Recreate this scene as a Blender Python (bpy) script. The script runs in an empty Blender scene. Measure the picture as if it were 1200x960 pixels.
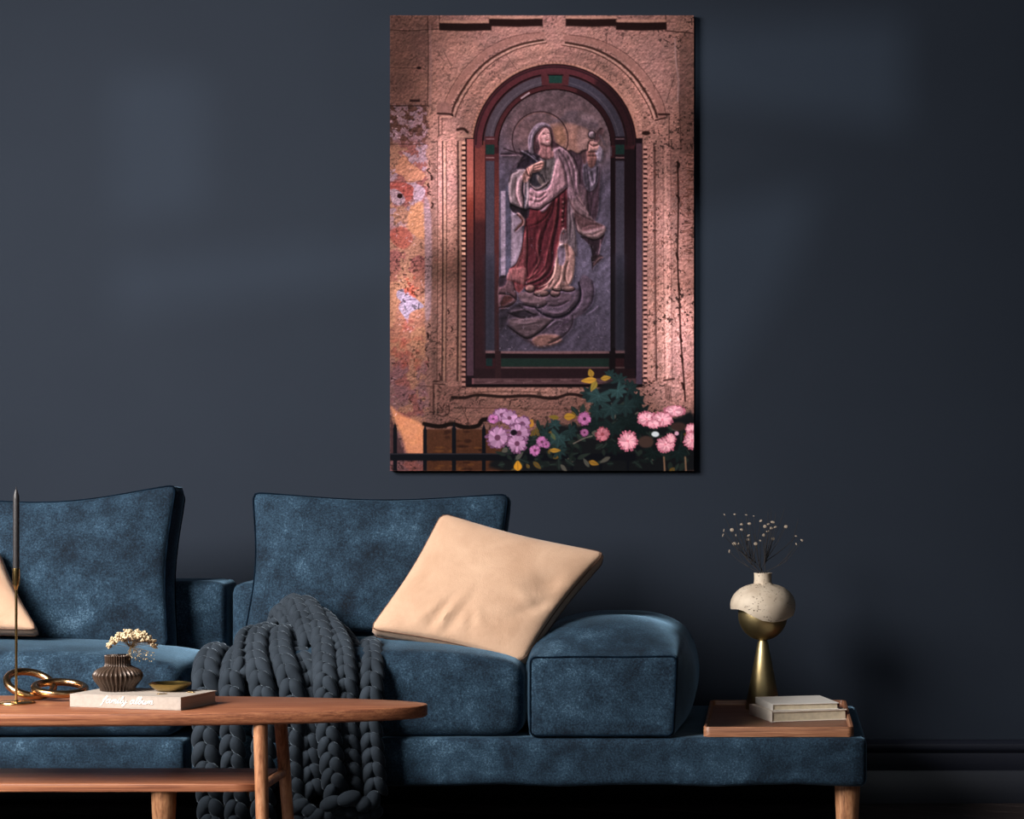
import bpy, bmesh, math, random
import numpy as np
from mathutils import Vector, Matrix, Euler
R = math.radians
sc = bpy.context.scene
COL = sc.collection

# ============================ camera ========================================
F, VX, VY, CD, CH = 2900.0, 905.0, 520.0, 7.53, 1.26     # focal length in px, vanishing point, distance and height
cam = bpy.data.cameras.new('camera'); cam_o = bpy.data.objects.new('camera', cam); COL.objects.link(cam_o)
cam_o.location = (0, -CD, CH); cam_o.rotation_euler = (R(90), 0, 0)
cam.sensor_width = 36; cam.lens = F/1200*36; cam.shift_x = (600-VX)/1200; cam.shift_y = (VY-480)/1200
cam.clip_start = .05; cam.clip_end = 100
sc.camera = cam_o
# ============================ light =========================================
sc.view_settings.view_transform = 'Standard'; sc.view_settings.look = 'None'
sc.view_settings.gamma = 1; sc.view_settings.use_curve_mapping = False
sc.view_settings.exposure = 0.0
w = bpy.data.worlds.new('world'); sc.world = w; w.use_nodes = True
w.node_tree.nodes['Background'].inputs[0].default_value = (.55, .68, 1, 1)
w.node_tree.nodes['Background'].inputs[1].default_value = 0.15
def area(name, loc, target, sx, sy, power, col):
    l = bpy.data.lights.new(name, 'AREA'); l.shape = 'RECTANGLE'; l.size = sx; l.size_y = sy; l.energy = power; l.color = col
    o = bpy.data.objects.new(name, l); COL.objects.link(o); o.location = loc
    o.rotation_euler = (Vector(target)-Vector(loc)).to_track_quat('-Z', 'Y').to_euler()
    return o
# daylight that enters through the tall window in the left wall
wd = area('window_daylight', (-4.6, -3.2, 3.05), (-2.5, .5, 1.0), 2.8, 2.2, 280, (1.0, .972, .94)); wd.data.spread = R(105)
area('room_fill', (.6, -6.5, 3.3), (-.6, .6, .6), 3.0, 1.6, 24, (.86, .93, 1.0))
sun = bpy.data.lights.new('sun', 'SUN'); sun.energy = 1.35; sun.angle = R(1.1); sun.color = (.84, .95, 1.0)
SD = Vector((.15, 1.0, -.12)).normalized()
sun_o = bpy.data.objects.new('sun', sun); COL.objects.link(sun_o); sun_o.location = (-5, -12, 6)
sun_o.rotation_euler = SD.to_track_quat('-Z', 'Y').to_euler()

# ============================ helpers =======================================
def P(px, py, Y):
    """point of the room seen at photo pixel (px,py) at depth Y behind the sofa front"""
    D = CD+Y
    return Vector(((px-VX)*D/F, Y, CH-(py-VY)*D/F))
def PX(px, Y): return (px-VX)*(CD+Y)/F
def PZ(py, Y): return CH-(py-VY)*(CD+Y)/F
def srgb(r, g, b):
    f = lambda c: (c/255/12.92 if c/255 <= .04045 else ((c/255+.055)/1.055)**2.4)
    return (f(r), f(g), f(b), 1)
def put(o, parent=None):
    COL.objects.link(o)
    if parent: o.parent = parent; o.matrix_parent_inverse = Matrix.Translation(-parent.location) if parent.rotation_euler == Euler((0, 0, 0)) else parent.matrix_basis.inverted()
    return o
def mesh_obj(name, verts, faces, mat, parent=None, smooth=True, auto=None):
    me = bpy.data.meshes.new(name); me.from_pydata([tuple(v) for v in verts], [], faces); me.update()
    if mat: me.materials.append(mat)
    if smooth: me.polygons.foreach_set('use_smooth', [True]*len(me.polygons))
    if auto is not None: sharp(me, auto)
    return put(bpy.data.objects.new(name, me), parent)
def sharp(me, ang):
    bm = bmesh.new(); bm.from_mesh(me); bmesh.ops.recalc_face_normals(bm, faces=bm.faces)
    for e in bm.edges:
        if len(e.link_faces) == 2: e.smooth = e.calc_face_angle(0) < R(ang)
    bm.to_mesh(me); bm.free()
def bm_obj(name, bm, mat, parent=None, smooth=True, auto=None):
    bmesh.ops.recalc_face_normals(bm, faces=bm.faces)
    me = bpy.data.meshes.new(name); bm.to_mesh(me); bm.free()
    if mat: me.materials.append(mat)
    if smooth: me.polygons.foreach_set('use_smooth', [True]*len(me.polygons))
    if auto is not None: sharp(me, auto)
    return put(bpy.data.objects.new(name, me), parent)
def thing(name, label, cat, loc, group=None):
    o = bpy.data.objects.new(name, None); COL.objects.link(o); o.location = loc; o.empty_display_size = .05
    o['label'] = label; o['category'] = cat
    if group: o['group'] = group
    return o
def tag(o, label, cat, group=None):
    o['label'] = label; o['category'] = cat
    if group: o['group'] = group
    return o
def struct(o): o['kind'] = 'structure'; return o
class MB:
    def __init__(s): s.v = []; s.f = []
    def add(s, vs, fs):
        n = len(s.v); s.v += [Vector(v) for v in vs]; s.f += [tuple(i+n for i in f) for f in fs]
    def box(s, a, b):
        (x0, y0, z0), (x1, y1, z1) = a, b
        s.add([(x0, y0, z0), (x1, y0, z0), (x1, y1, z0), (x0, y1, z0), (x0, y0, z1), (x1, y0, z1), (x1, y1, z1), (x0, y1, z1)],
              [(0, 3, 2, 1), (4, 5, 6, 7), (0, 1, 5, 4), (1, 2, 6, 5), (2, 3, 7, 6), (3, 0, 4, 7)])
    def tube(s, pts, r, n=8, closed=False, caps=True):
        pts = [Vector(p) for p in pts]; m = len(pts)
        rr = r if hasattr(r, '__len__') else [r]*m
        up = None; rings = []
        for i, p in enumerate(pts):
            a = pts[i-1] if (i or closed) else p; b = pts[(i+1) % m] if (i < m-1 or closed) else p
            t = (b-a).normalized()
            if up is None: up = Vector((0, 0, 1)) if abs(t.z) < .9 else Vector((1, 0, 0))
            u = (up-t*up.dot(t)); u.normalize(); up = u; v = t.cross(u)
            rings.append([p+(u*math.cos(2*math.pi*k/n)+v*math.sin(2*math.pi*k/n))*rr[i] for k in range(n)])
        vs = [q for g in rings for q in g]; fs = []
        for i in range(m if closed else m-1):
            j = (i+1) % m
            for k in range(n): fs.append((i*n+k, i*n+(k+1) % n, j*n+(k+1) % n, j*n+k))
        if caps and not closed: fs.append(tuple(range(n))[::-1]); fs.append(tuple((m-1)*n+k for k in range(n)))
        s.add(vs, fs)
    def ellipsoid(s, M, nu=12, nv=8, shape=None):
        """unit sphere through matrix M; shape(z)->radius factor"""
        vs = [M @ Vector((0, 0, -1))]; fs = []
        for i in range(1, nv):
            ph = -math.pi/2+math.pi*i/nv; z = math.sin(ph); c = math.cos(ph)*(shape(z) if shape else 1)
            for k in range(nu): vs.append(M @ Vector((c*math.cos(2*math.pi*k/nu), c*math.sin(2*math.pi*k/nu), z)))
        vs.append(M @ Vector((0, 0, 1)))
        for k in range(nu): fs.append((0, 1+(k+1) % nu, 1+k))
        for i in range(nv-2):
            for k in range(nu): a = 1+i*nu; fs.append((a+k, a+(k+1) % nu, a+nu+(k+1) % nu, a+nu+k))
        a = 1+(nv-2)*nu
        for k in range(nu): fs.append((a+k, a+(k+1) % nu, len(vs)-1))
        s.add(vs, fs)
    def lathe(s, prof, n=48, cx=0, cy=0, rad=None):
        """prof: (radius, z) list from bottom to top; rad(angle, radius, z) -> radius"""
        vs = []; fs = []; m = len(prof)
        for (r, z) in prof:
            for k in range(n):
                t = 2*math.pi*k/n; q = rad(t, r, z) if rad else r
                vs.append((cx+q*math.cos(t), cy+q*math.sin(t), z))
        for i in range(m-1):
            for k in range(n): fs.append((i*n+k, i*n+(k+1) % n, (i+1)*n+(k+1) % n, (i+1)*n+k))
        fs.append(tuple(range(n))[::-1]); fs.append(tuple((m-1)*n+k for k in range(n)))
        s.add(vs, fs)
    def build(s, name, mat, parent=None, smooth=True, auto=None): return mesh_obj(name, s.v, s.f, mat, parent, smooth, auto)
def rbox_map(h, r):
    def f(c):
        p = Vector([math.sin(max(-1, min(1, c[i]))*math.pi/2)*h[i] for i in range(3)])
        q = Vector([max(-(h[i]-r), min(h[i]-r, p[i])) for i in range(3)]); d = p-q
        return q+d.normalized()*r if d.length > 1e-9 else p
    return f
def rbox(name, lo, hi, r, mat, parent=None, n=14, deform=None):
    lo, hi = Vector(lo), Vector(hi); h = (hi-lo)/2; c = (hi+lo)/2; f = rbox_map(h, r)
    bm = bmesh.new(); bmesh.ops.create_cube(bm, size=2)
    bmesh.ops.subdivide_edges(bm, edges=bm.edges, cuts=n, use_grid_fill=True)
    for v in bm.verts:
        p = f(v.co)
        if deform: p = deform(p, Vector((p.x/h.x, p.y/h.y, p.z/h.z)))
        v.co = p+c
    return bm_obj(name, bm, mat, parent)
def crs(pts, n=8, closed=False):
    pts = [Vector(p) for p in pts]; m = len(pts); out = []
    for i in range(m if closed else m-1):
        if closed: a, b, c, d = pts[i-1], pts[i], pts[(i+1) % m], pts[(i+2) % m]
        else: a, b, c, d = pts[max(i-1, 0)], pts[i], pts[i+1], pts[min(i+2, m-1)]
        for k in range(n):
            t = k/n; out.append(.5*((2*b)+(c-a)*t+(2*a-5*b+4*c-d)*t*t+(3*b-a-3*c+d)*t**3))
    if not closed: out.append(pts[-1])
    return out

# ============================ materials =====================================
class NT:
    def __init__(s, name):
        s.m = bpy.data.materials.new(name); s.m.use_nodes = True; s.t = s.m.node_tree; s.b = s.t.nodes['Principled BSDF']
        s.co = s.t.nodes.new('ShaderNodeTexCoord')
    def n(s, typ, **kw):
        x = s.t.nodes.new(typ)
        for k, v in kw.items():
            if k in x.inputs: x.inputs[k].default_value = v
            else: setattr(x, k, v)
        return x
    def l(s, a, b): s.t.links.new(a, b)
    def map(s, scale, rot=(0, 0, 0), src='Object'):
        m = s.n('ShaderNodeMapping'); m.inputs['Scale'].default_value = scale; m.inputs['Rotation'].default_value = rot
        s.l(s.co.outputs[src], m.inputs['Vector']); return m.outputs[0]
    def noise(s, vec, scale, detail=4, rough=.55, dist=0):
        x = s.n('ShaderNodeTexNoise'); x.inputs['Scale'].default_value = scale; x.inputs['Detail'].default_value = detail
        x.inputs['Roughness'].default_value = rough; x.inputs['Distortion'].default_value = dist; s.l(vec, x.inputs['Vector']); return x.outputs['Fac']
    def ramp(s, fac, stops):
        x = s.n('ShaderNodeValToRGB'); e = x.color_ramp.elements
        while len(e) < len(stops): e.new(.5)
        for i, (p, c) in enumerate(stops): e[i].position = p; e[i].color = c
        s.l(fac, x.inputs[0]); return x.outputs[0]
    def mix(s, fac, a, b, blend='MIX'):
        x = s.n('ShaderNodeMix', data_type='RGBA', blend_type=blend)
        for i, v in ((0, fac), (6, a), (7, b)):
            if hasattr(v, 'is_linked') or isinstance(v, bpy.types.NodeSocket): s.l(v, x.inputs[i])
            else: x.inputs[i].default_value = v
        return x.outputs[2]
    def bump(s, h, strength, dist=.01):
        x = s.n('ShaderNodeBump'); x.inputs['Strength'].default_value = strength; x.inputs['Distance'].default_value = dist
        s.l(h, x.inputs['Height']); s.l(x.outputs[0], s.b.inputs['Normal'])
    def base(s, v):
        if isinstance(v, bpy.types.NodeSocket): s.l(v, s.b.inputs['Base Color'])
        else: s.b.inputs['Base Color'].default_value = v
    def set(s, **kw):
        for k, v in kw.items(): s.b.inputs[k.replace('_', ' ')].default_value = v
BW = lambda v: (v, v, v, 1)
def velvet():
    t = NT('blue velvet'); v = t.map((1, 1, 1), src='Object')
    a = t.noise(v, 5.5, 5, .62, .6); b = t.noise(v, 17, 4, .6); f = t.noise(v, 170, 2, .9)
    m = t.mix(.35, a, b); m = t.mix(.40, m, f)
    c = t.ramp(m, [(.36, srgb(8, 14, 22)), (.46, srgb(20, 34, 47)), (.56, srgb(38, 59, 76)), (.68, srgb(84, 110, 130))])
    t.base(c); t.set(Roughness=.85, Sheen_Weight=.8, Sheen_Roughness=.3, Specular_IOR_Level=.15); t.b.inputs['Sheen Tint'].default_value = srgb(130, 168, 196)
    t.bump(t.mix(.5, t.noise(v, 9, 3), f), .28, .006); return t.m
def velvet_dark():
    t = NT('piping velvet'); v = t.map((1, 1, 1)); t.base(t.ramp(t.noise(v, 20), [(.3, srgb(6, 11, 18)), (.7, srgb(14, 26, 38))])); t.set(Roughness=1, Specular_IOR_Level=0); t.bump(t.noise(v, 200), .2, .002); return t.m
def linen(name, c1, c2):
    t = NT(name); v = t.map((1, 1, 1))
    c = t.ramp(t.noise(v, 6, 5, .6, .4), [(.3, c1), (.7, c2)])
    t.base(c); t.set(Roughness=.72, Sheen_Weight=.25, Specular_IOR_Level=.25)
    h = t.mix(.35, t.noise(t.map((1, 1.6, 1), (0, .4, .6)), 9, 5, .6, 1.6), t.noise(v, 380, 2)); t.bump(h, .42, .012); return t.m
def wood(name, c1, c2, c3, scale=(1.2, 14, 14), rot=(0, 0, 0), rough=.42):
    t = NT(name); v = t.map(scale, rot)
    a = t.noise(v, 2.2, 6, .62, 1.2); b = t.noise(t.map((scale[0]*2, scale[1]*7, scale[2]*7), rot), 3, 3, .6)
    m = t.mix(.45, a, b); c = t.ramp(m, [(.36, c1), (.49, c2), (.62, c3)])
    t.base(c); t.set(Roughness=rough, Specular_IOR_Level=.4); t.bump(m, .12, .003); return t.m
def metal(name, c, rough, n=.0):
    t = NT(name); v = t.map((1, 1, 1)); t.base(t.ramp(t.noise(v, 30), [(.3, tuple(q*.8 for q in c[:3])+(1,)), (.7, c)])); t.set(Metallic=1, Roughness=rough)
    if n: t.bump(t.noise(v, 300), n, .001)
    return t.m
def plain(name, c, rough=.6, var=.12, scale=20, bump=.1, **kw):
    t = NT(name); v = t.map((1, 1, 1)); n = t.noise(v, scale, 4)
    t.base(t.ramp(n, [(.3, tuple(q*(1-var) for q in c[:3])+(1,)), (.7, tuple(min(1, q*(1+var)) for q in c[:3])+(1,))])); t.set(Roughness=rough, **kw)
    t.bump(t.noise(v, scale*8), bump, .002); return t.m
M_VEL = velvet(); M_PIPE = velvet_dark()
M_BEIGE = linen('beige leather cloth', srgb(178, 141, 114), srgb(201, 165, 138)); M_BPIPE = plain('beige piping', srgb(96, 66, 48), .7)
M_WTOP = wood('walnut top', srgb(92, 50, 33), srgb(142, 86, 60), srgb(178, 118, 82), (.9, 26, 70))
M_WLEG = wood('walnut leg', srgb(110, 66, 44), srgb(168, 112, 78), srgb(196, 142, 104), (16, 16, 1.1))
M_WLEG2 = wood('oak sofa leg', srgb(104, 66, 44), srgb(172, 118, 82), srgb(196, 146, 108), (16, 16, 1.3))
M_TRAY = wood('tray wood', srgb(76, 46, 34), srgb(140, 92, 66), srgb(184, 132, 98), (1.3, 24, 60))
M_WALLP = None
def wallmat():
    t = NT('navy wall paint'); v = t.map((1, 1, 1)); t.base(t.ramp(t.noise(v, 1.3, 3), [(.3, srgb(26, 33, 44)), (.7, srgb(29, 36, 47))])); t.set(Roughness=.8, Specular_IOR_Level=.2); t.bump(t.noise(v, 160, 3), .06, .002); return t.m
M_WALL = wallmat()
M_SKIRT = plain('baseboard paint', srgb(24, 27, 38), .45, .05, 3, .03)
M_CEIL = plain('ceiling paint', srgb(60, 66, 78), .9, .04, 2, .02)
M_FLOOR = wood('dark floor plank', srgb(34, 28, 28), srgb(62, 52, 50), srgb(92, 78, 74), (1.2, 18, 18), (0, 0, 0), .5)
M_BRASS = metal('brass', srgb(214, 180, 120), .24); M_BRASS_DARK = metal('aged brass', srgb(168, 138, 92), .34)
M_CANDLE = plain('dark candle wax', srgb(38, 35, 36), .45, .1, 20, .02)
M_PAPER = plain('book pages', srgb(204, 190, 164), .8, .12, 60, .3)
M_CLOTH = plain('cream book cloth', srgb(172, 159, 148), .85, .08, 90, .35)
M_WHITEC = plain('white book cover', srgb(232, 226, 218), .6, .03, 30, .1)
M_WHITE = plain('white lettering', srgb(248, 244, 238), .5, .02, 10, .0)
def throwmat():
    t = NT('slate chunky wool'); v = t.map((1, 1, 1))
    t.base(t.ramp(t.noise(v, 12, 3), [(.3, srgb(38, 44, 51)), (.7, srgb(50, 57, 65))])); t.set(Roughness=.95, Sheen_Weight=1.0, Sheen_Roughness=.24, Specular_IOR_Level=.1)
    t.b.inputs['Sheen Tint'].default_value = srgb(170, 185, 200); t.bump(t.noise(v, 500, 2), .25, .002); return t.m
M_WOOL = throwmat()
# ---- flat print: colours of the canvas worked out on a grid -----------------
def paint_print(S=1.5):
    X0, Y0, PW, PH = 457.0, 18.0, 356.0, 534.0
    nx, ny = int(PW*S)+1, int(PH*S)+1
    xs = X0+np.arange(nx)/S; ys = Y0+np.arange(ny)/S
    GX, GY = np.meshgrid(xs, ys)
    rng = np.random.RandomState(7)
    def vnoise(sx, sy, seed):
        r = np.random.RandomState(seed)
        gw, gh = int(PW/sx)+3, int(PH/sy)+3
        g = r.rand(gh, gw)
        u = (GX-X0)/sx; v = (GY-Y0)/sy
        i = u.astype(int); j = v.astype(int); fu = u-i; fv = v-j
        fu = fu*fu*(3-2*fu); fv = fv*fv*(3-2*fv)
        return (g[j, i]*(1-fu)*(1-fv)+g[j, i+1]*fu*(1-fv)+g[j+1, i]*(1-fu)*fv+g[j+1, i+1]*fu*fv)
    def fbm(s, seed, o=4, ax=1.0, ay=1.0):
        t = 0; a = 1; w = 0
        for k in range(o):
            t = t+a*vnoise(max(s*ax/2**k, .7), max(s*ay/2**k, .7), seed+k*13); w += a; a *= .55
        return t/w
    def sm(a, b, x):
        t = np.clip((x-a)/(b-a), 0, 1); return t*t*(3-2*t)
    IMG = np.zeros((ny, nx, 3))
    def box(pts, pad):
        p = np.array(pts, float)
        x0 = max(int((p[:, 0].min()-pad-X0)*S), 0); x1 = min(int((p[:, 0].max()+pad-X0)*S)+2, nx)
        y0 = max(int((p[:, 1].min()-pad-Y0)*S), 0); y1 = min(int((p[:, 1].max()+pad-Y0)*S)+2, ny)
        return p, slice(y0, y1), slice(x0, x1)
    def smooth(p, closed, n=4):
        p = [np.array(q, float) for q in p]; m = len(p); out = []
        for i in range(m if closed else m-1):
            if closed: a, b, c, d = p[i-1], p[i], p[(i+1) % m], p[(i+2) % m]
            else: a, b, c, d = p[max(i-1, 0)], p[i], p[i+1], p[min(i+2, m-1)]
            for k in range(n):
                t = k/n
                out.append(.5*((2*b)+(c-a)*t+(2*a-5*b+4*c-d)*t*t+(3*b-a-3*c+d)*t**3))
        if not closed: out.append(p[-1])
        return [tuple(q) for q in out]
    def segd(p, gx, gy, closed):
        d = np.full(gx.shape, 1e9); tt = np.zeros(gx.shape)
        m = len(p)
        for i in range(m if closed else m-1):
            ax, ay = p[i]; bx, by = p[(i+1) % m]
            vx, vy = bx-ax, by-ay; L = vx*vx+vy*vy+1e-9
            t = np.clip(((gx-ax)*vx+(gy-ay)*vy)/L, 0, 1)
            e = (gx-ax-t*vx)**2+(gy-ay-t*vy)**2
            if not closed: tt = np.where(e < d, (i+t)/(m-1), tt)
            d = np.minimum(d, e)
        return np.sqrt(d), tt
    def blend(sy, sx, m, col, mode):
        if sy.stop <= sy.start or sx.stop <= sx.start: return
        c = np.array(col, float); A = IMG[sy, sx]; m = m[..., None]
        if mode == 'n': IMG[sy, sx] = A*(1-m)+c*m
        else: IMG[sy, sx] = A*(1-m+m*c)
    def poly(pts, col, soft=.6, a=1.0, sc=True, mode='n'):
        if sc: pts = smooth(pts, True)
        p, sy, sx = box(pts, soft+1)
        gx, gy = GX[sy, sx], GY[sy, sx]
        if gx.size == 0: return
        d, _ = segd(p, gx, gy, True)
        ins = np.zeros(gx.shape, bool); m = len(p)
        for i in range(m):
            ax, ay = p[i]; bx, by = p[(i+1) % m]
            if ay == by: continue
            ins ^= ((ay > gy) != (by > gy)) & (gx < (bx-ax)*(gy-ay)/(by-ay)+ax)
        sd = np.where(ins, d, -d)
        blend(sy, sx, a*sm(-soft, soft, sd), col, mode)
    def rect(x0, y0, x1, y1, col, soft=.5, a=1.0, mode='n'):
        poly([(x0, y0), (x1, y0), (x1, y1), (x0, y1)], col, soft, a, False, mode)
    def stroke(pts, w, col, soft=.5, a=1.0, sc=True, taper=0, mode='n'):
        if sc and len(pts) > 2: pts = smooth(pts, False)
        p, sy, sx = box(pts, w+soft+1)
        gx, gy = GX[sy, sx], GY[sy, sx]
        if gx.size == 0: return
        d, t = segd(p, gx, gy, False)
        ww = w/2*(1-taper*np.abs(2*t-1)**2)
        blend(sy, sx, a*sm(-soft, soft, ww-d), col, mode)
    def ell(cx, cy, rx, ry, col, soft=.6, a=1.0, ang=0, mode='n'):
        pts = [(cx+rx*math.cos(t)*math.cos(ang)-ry*math.sin(t)*math.sin(ang), cy+rx*math.cos(t)*math.sin(ang)+ry*math.sin(t)*math.cos(ang)) for t in np.linspace(0, 2*math.pi, 22)[:-1]]
        poly(pts, col, soft, a, False, mode)
    def gau(cx, cy, rx, ry, ang=0):
        ca, sa = math.cos(ang), math.sin(ang)
        u = ((GX-cx)*ca+(GY-cy)*sa)/rx; v = (-(GX-cx)*sa+(GY-cy)*ca)/ry
        return np.exp(-(u*u+v*v))
    # --- stone wall of the pictured niche
    n1, n2 = fbm(40, 1), fbm(9, 20)
    n3 = fbm(3.2, 60, 3)
    stone = np.array([172, 126, 113.])*(.80+.28*n1[..., None]+.14*n2[..., None])
    stone[..., 2] *= 1.02-.08*n1; stone[..., 0] *= .97+.06*n2
    IMG[:] = stone
    # broken plaster on the left strip
    strip = sm(1.5, -1.5, GX-500-2*(n2-.5)*6)*sm(120, 126, GY)
    pl = fbm(17, 91); pl2 = fbm(13, 131); pl3 = fbm(5, 171)
    pc = np.zeros_like(IMG)+np.array([190, 138, 112.])
    k = sm(.50, .54, pl+.12*(pl3-.5)); pc = pc*(1-k[..., None])+np.array([168, 106, 98.])*k[..., None]
    k = sm(.55, .58, pl2+.15*(pl3-.5))*sm(300, 240, GY); pc = pc*(1-k[..., None])+np.array([186, 152, 158.])*k[..., None]
    k = sm(175, 160, GY+8*(pl3-.5))*sm(.40, .55, pl3); pc = pc*(1-.85*k[..., None])+np.array([172, 138, 146.])*.85*k[..., None]
    k = sm(178, 160, GY)*sm(.52, .47, pl3); pc = pc*(1-k[..., None])+np.array([112, 76, 66.])*k[..., None]
    k = sm(300, 340, GY)*sm(430, 400, GY)*.6; pc = pc*(1-k[..., None])+np.array([196, 140, 104.])*k[..., None]
    k = sm(.46, .58, pl2)*sm(400, 440, GY); pc = pc*(1-.7*k[..., None])+np.array([150, 112, 118.])*.7*k[..., None]
    IMG[:] = IMG*(1-strip[..., None])+pc*strip[..., None]
    poly([(463, 200), (472, 181), (480, 190), (497, 203), (494, 211), (478, 214), (473, 207), (465, 203)], (212, 148, 116), .8)
    poly([(457, 213), (480, 216), (486, 226), (478, 236), (468, 228), (458, 222)], (186, 98, 86), .9)
    poly([(488, 216), (498, 222), (496, 232), (488, 240), (484, 228)], (196, 164, 172), .9)
    poly([(459, 222), (468, 224), (475, 234), (468, 241), (459, 236)], (190, 158, 164), .9)
    ell(468.5, 229.5, 3.2, 3, (50, 28, 26), .8)
    poly([(482, 243), (493, 236), (498, 252), (497, 280), (480, 270), (478, 254)], (214, 152, 112), 1.5)
    poly([(458, 270), (474, 266), (484, 280), (474, 292), (460, 284)], (184, 98, 82), 1.5, .8)
    poly([(497, 232), (505, 250), (506, 330), (504, 370), (498, 370), (498, 300)], (172, 142, 146), 1.5, .8)
    poly([(466, 341), (474, 339), (486, 349), (497, 359), (488, 363), (480, 368), (478, 379), (474, 372), (467, 361), (470, 354), (465, 348)], (176, 156, 170), .7)
    stroke([(468, 356), (475, 352), (487, 351)], .8, (110, 80, 100))
    for q in range(26):
        x = 476+rng.randn()*8; y = 372+rng.rand()*60
        ell(x, y, 1.5+3*rng.rand(), 2+5*rng.rand(), (188, 92+20*rng.rand(), 84), 1.5, .45, rng.rand()*3)
    for q in range(14):
        x = 482+rng.randn()*4; y = 325+rng.rand()*22
        ell(x, y, 1+1.5*rng.rand(), 1.5+3*rng.rand(), (192, 92, 70), 1, .7, rng.rand()*3)
    # pits of the stone: emboss of fine noise
    H = fbm(2.2, 300, 2)+.6*fbm(5, 333, 2)
    gyy, gxx = np.gradient(H)
    emb = np.clip(1-.8*gyy-.4*gxx, .75, 1.2)
    pit = sm(.38, .26, fbm(2.6, 401, 2)); pm = sm(.42, .6, fbm(30, 451, 2))
    IMG[:] = IMG*emb[..., None]*(1-(.5*pit*(.25+.75*pm)*(.5+.5*sm(700, 780, GX)+.3*sm(250,330,GY))))[..., None]
    # broad relief of mouldings and blocks
    for x, w_, f_ in ((508.5, 6, .86), (516, 4, 1.08), (529.5, 11, 1.07), (538, 4, .84), (762, 7, 1.06), (772, 8, .94), (783, 5, 1.05), (790, 6, .9)):
        stroke([(x, 166), (x, 448)], w_, (f_, f_, f_), 1.6, 1, True, 0, 'm')
    for r_, w_, f_ in ((103, 7, 1.08), (110, 6, .93), (118, 6, 1.06)):
        stroke([(650.0-r_*math.cos(t), 171-r_*math.sin(t)) for t in np.linspace(.15, math.pi-.15, 40)], w_, (f_, f_, f_), 2, 1, False, 0, 'm')
    for x0_, y0_, x1_, y1_, f_ in ((457, 36, 501, 78, .84), (457, 80, 501, 123, .92), (457, 18, 512, 34, .80), (796, 40, 813, 180, .82), (503, 453, 541, 497, .9), (541, 466, 690, 479, .86), (541, 480, 690, 498, .94), (796, 180, 813, 480, 1.04)):
        rect(x0_, y0_, x1_, y1_, (f_, f_*.98, f_*.98), 1.5, 1, 'm')
    for q in range(90):
        x = 505+rng.rand()*300; y = 20+rng.rand()*150
        if (x-650)**2+(y-171)**2 < 110**2: continue
        a_ = rng.rand()*3; l_ = 2+7*rng.rand(); stroke([(x, y), (x+l_*math.cos(a_), y+l_*.5*math.sin(a_))], .9, (84, 56, 50), .6, .55)
    # joints of the stones
    dk = (58, 36, 32)
    for p_, w_, a_ in (([(457, 35), (480, 36), (513, 34)], 1.2, .7), ([(457, 79), (490, 80)], 1, .6), ([(457, 124), (502, 124)], 1.4, .8), ([(457, 169), (498, 169)], 1.1, .6),
                       ([(457, 214), (495, 212)], .8, .5), ([(501, 20), (502, 60), (501, 124)], 1.4, .6), ([(515, 18), (515, 34)], 1.2, .8), ([(530, 80), (520, 60)], .8, .4),
                       ([(780, 18), (781, 34)], 1.2, .8), ([(780, 36), (812, 39)], 1.4, .8), ([(711, 38), (710, 60)], 1, .6), ([(700, 76), (694, 86)], .9, .7), ([(590, 60), (606, 82)], .7, .4),
                       ([(793, 60), (796, 120), (798, 170)], 1.1, .5), ([(790, 90), (781, 120)], .8, .6)):
        stroke(p_, w_, dk, .5, a_)
    stroke([(504, 30), (505, 80), (504, 122)], 2.2, (168, 128, 122), 1.2, .6)
    stroke([(791, 45), (792, 70), (795, 95), (794, 118)], 2, (196, 156, 146), 1, .7)
    ell(491, 79.5, 3, 1.6, (40, 22, 22), .8); rect(480, 116.5, 492, 119.5, (64, 38, 36), .8)
    # hood mould
    CX = 650.0
    hl = [(523, 133), (526, 120), (534, 104), (546, 86), (560, 71), (577, 58), (598, 48), (618, 43), (636, 41)]
    hd = [(529, 134), (533, 122), (543, 104), (556, 86), (572, 71), (590, 60), (610, 52), (636, 47)]
    def mir(p): return [(2*CX-a-1, b+3) for a, b in p]
    for f_ in (lambda p: p, mir):
        stroke(f_(hl), 7, (158, 112, 98), 1.4, .8)
        stroke(f_([(a-4, b-3) for a, b in hl]), 1.1, (88, 56, 48), .6, .6)
        stroke(f_(hd), 2.6, (60, 36, 30), .8, .9)
        stroke(f_([(a+2.6, b+1.6) for a, b in hd]), 1.4, (206, 160, 138), .6, .8)
        stroke(f_([(a+4.6, b+3) for a, b in hd]), 1.2, (74, 46, 38), .6, .85)
    poly([(513, 122), (524, 120), (529, 134), (514, 134)], (150, 108, 96), .8); stroke([(513, 133), (529, 134), (530, 137)], 2.2, dk, .7); stroke([(517, 137), (530, 137)], 1.3, (200, 150, 126), .5)
    stroke([(514, 137), (514, 160)], 1.2, dk, .5, .8); stroke([(518, 138), (518, 158)], .9, dk, .5, .7)
    stroke([(772, 134), (784, 134)], 2.4, dk, .8); stroke([(768, 141), (780, 138)], 1.6, dk, .7); stroke([(784, 136), (784, 172)], 1, dk, .5, .7)
    stroke([(536, 152), (543, 151), (548, 155)], 3, dk, 1); stroke([(537, 160), (552, 158), (556, 150)], 2, (190, 146, 124), 1)
    ell(757, 156, 5, 2.6, (48, 28, 24), 1)
    # ledge slots at the very top
    for a, b, c, d in ((515, 27, 576, 35.5), (573, 22, 636, 30.5), (663, 22, 723, 30.5), (722, 26, 781, 35)):
        rect(a, b-3, c, b, (196, 148, 122), 1, .8); poly([(a, b), ((a+c)/2, b+.6), (c, b), (c, d), ((a+c)/2, d+1), (a, d)], (40, 22, 20), 1, 1, False)
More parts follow.
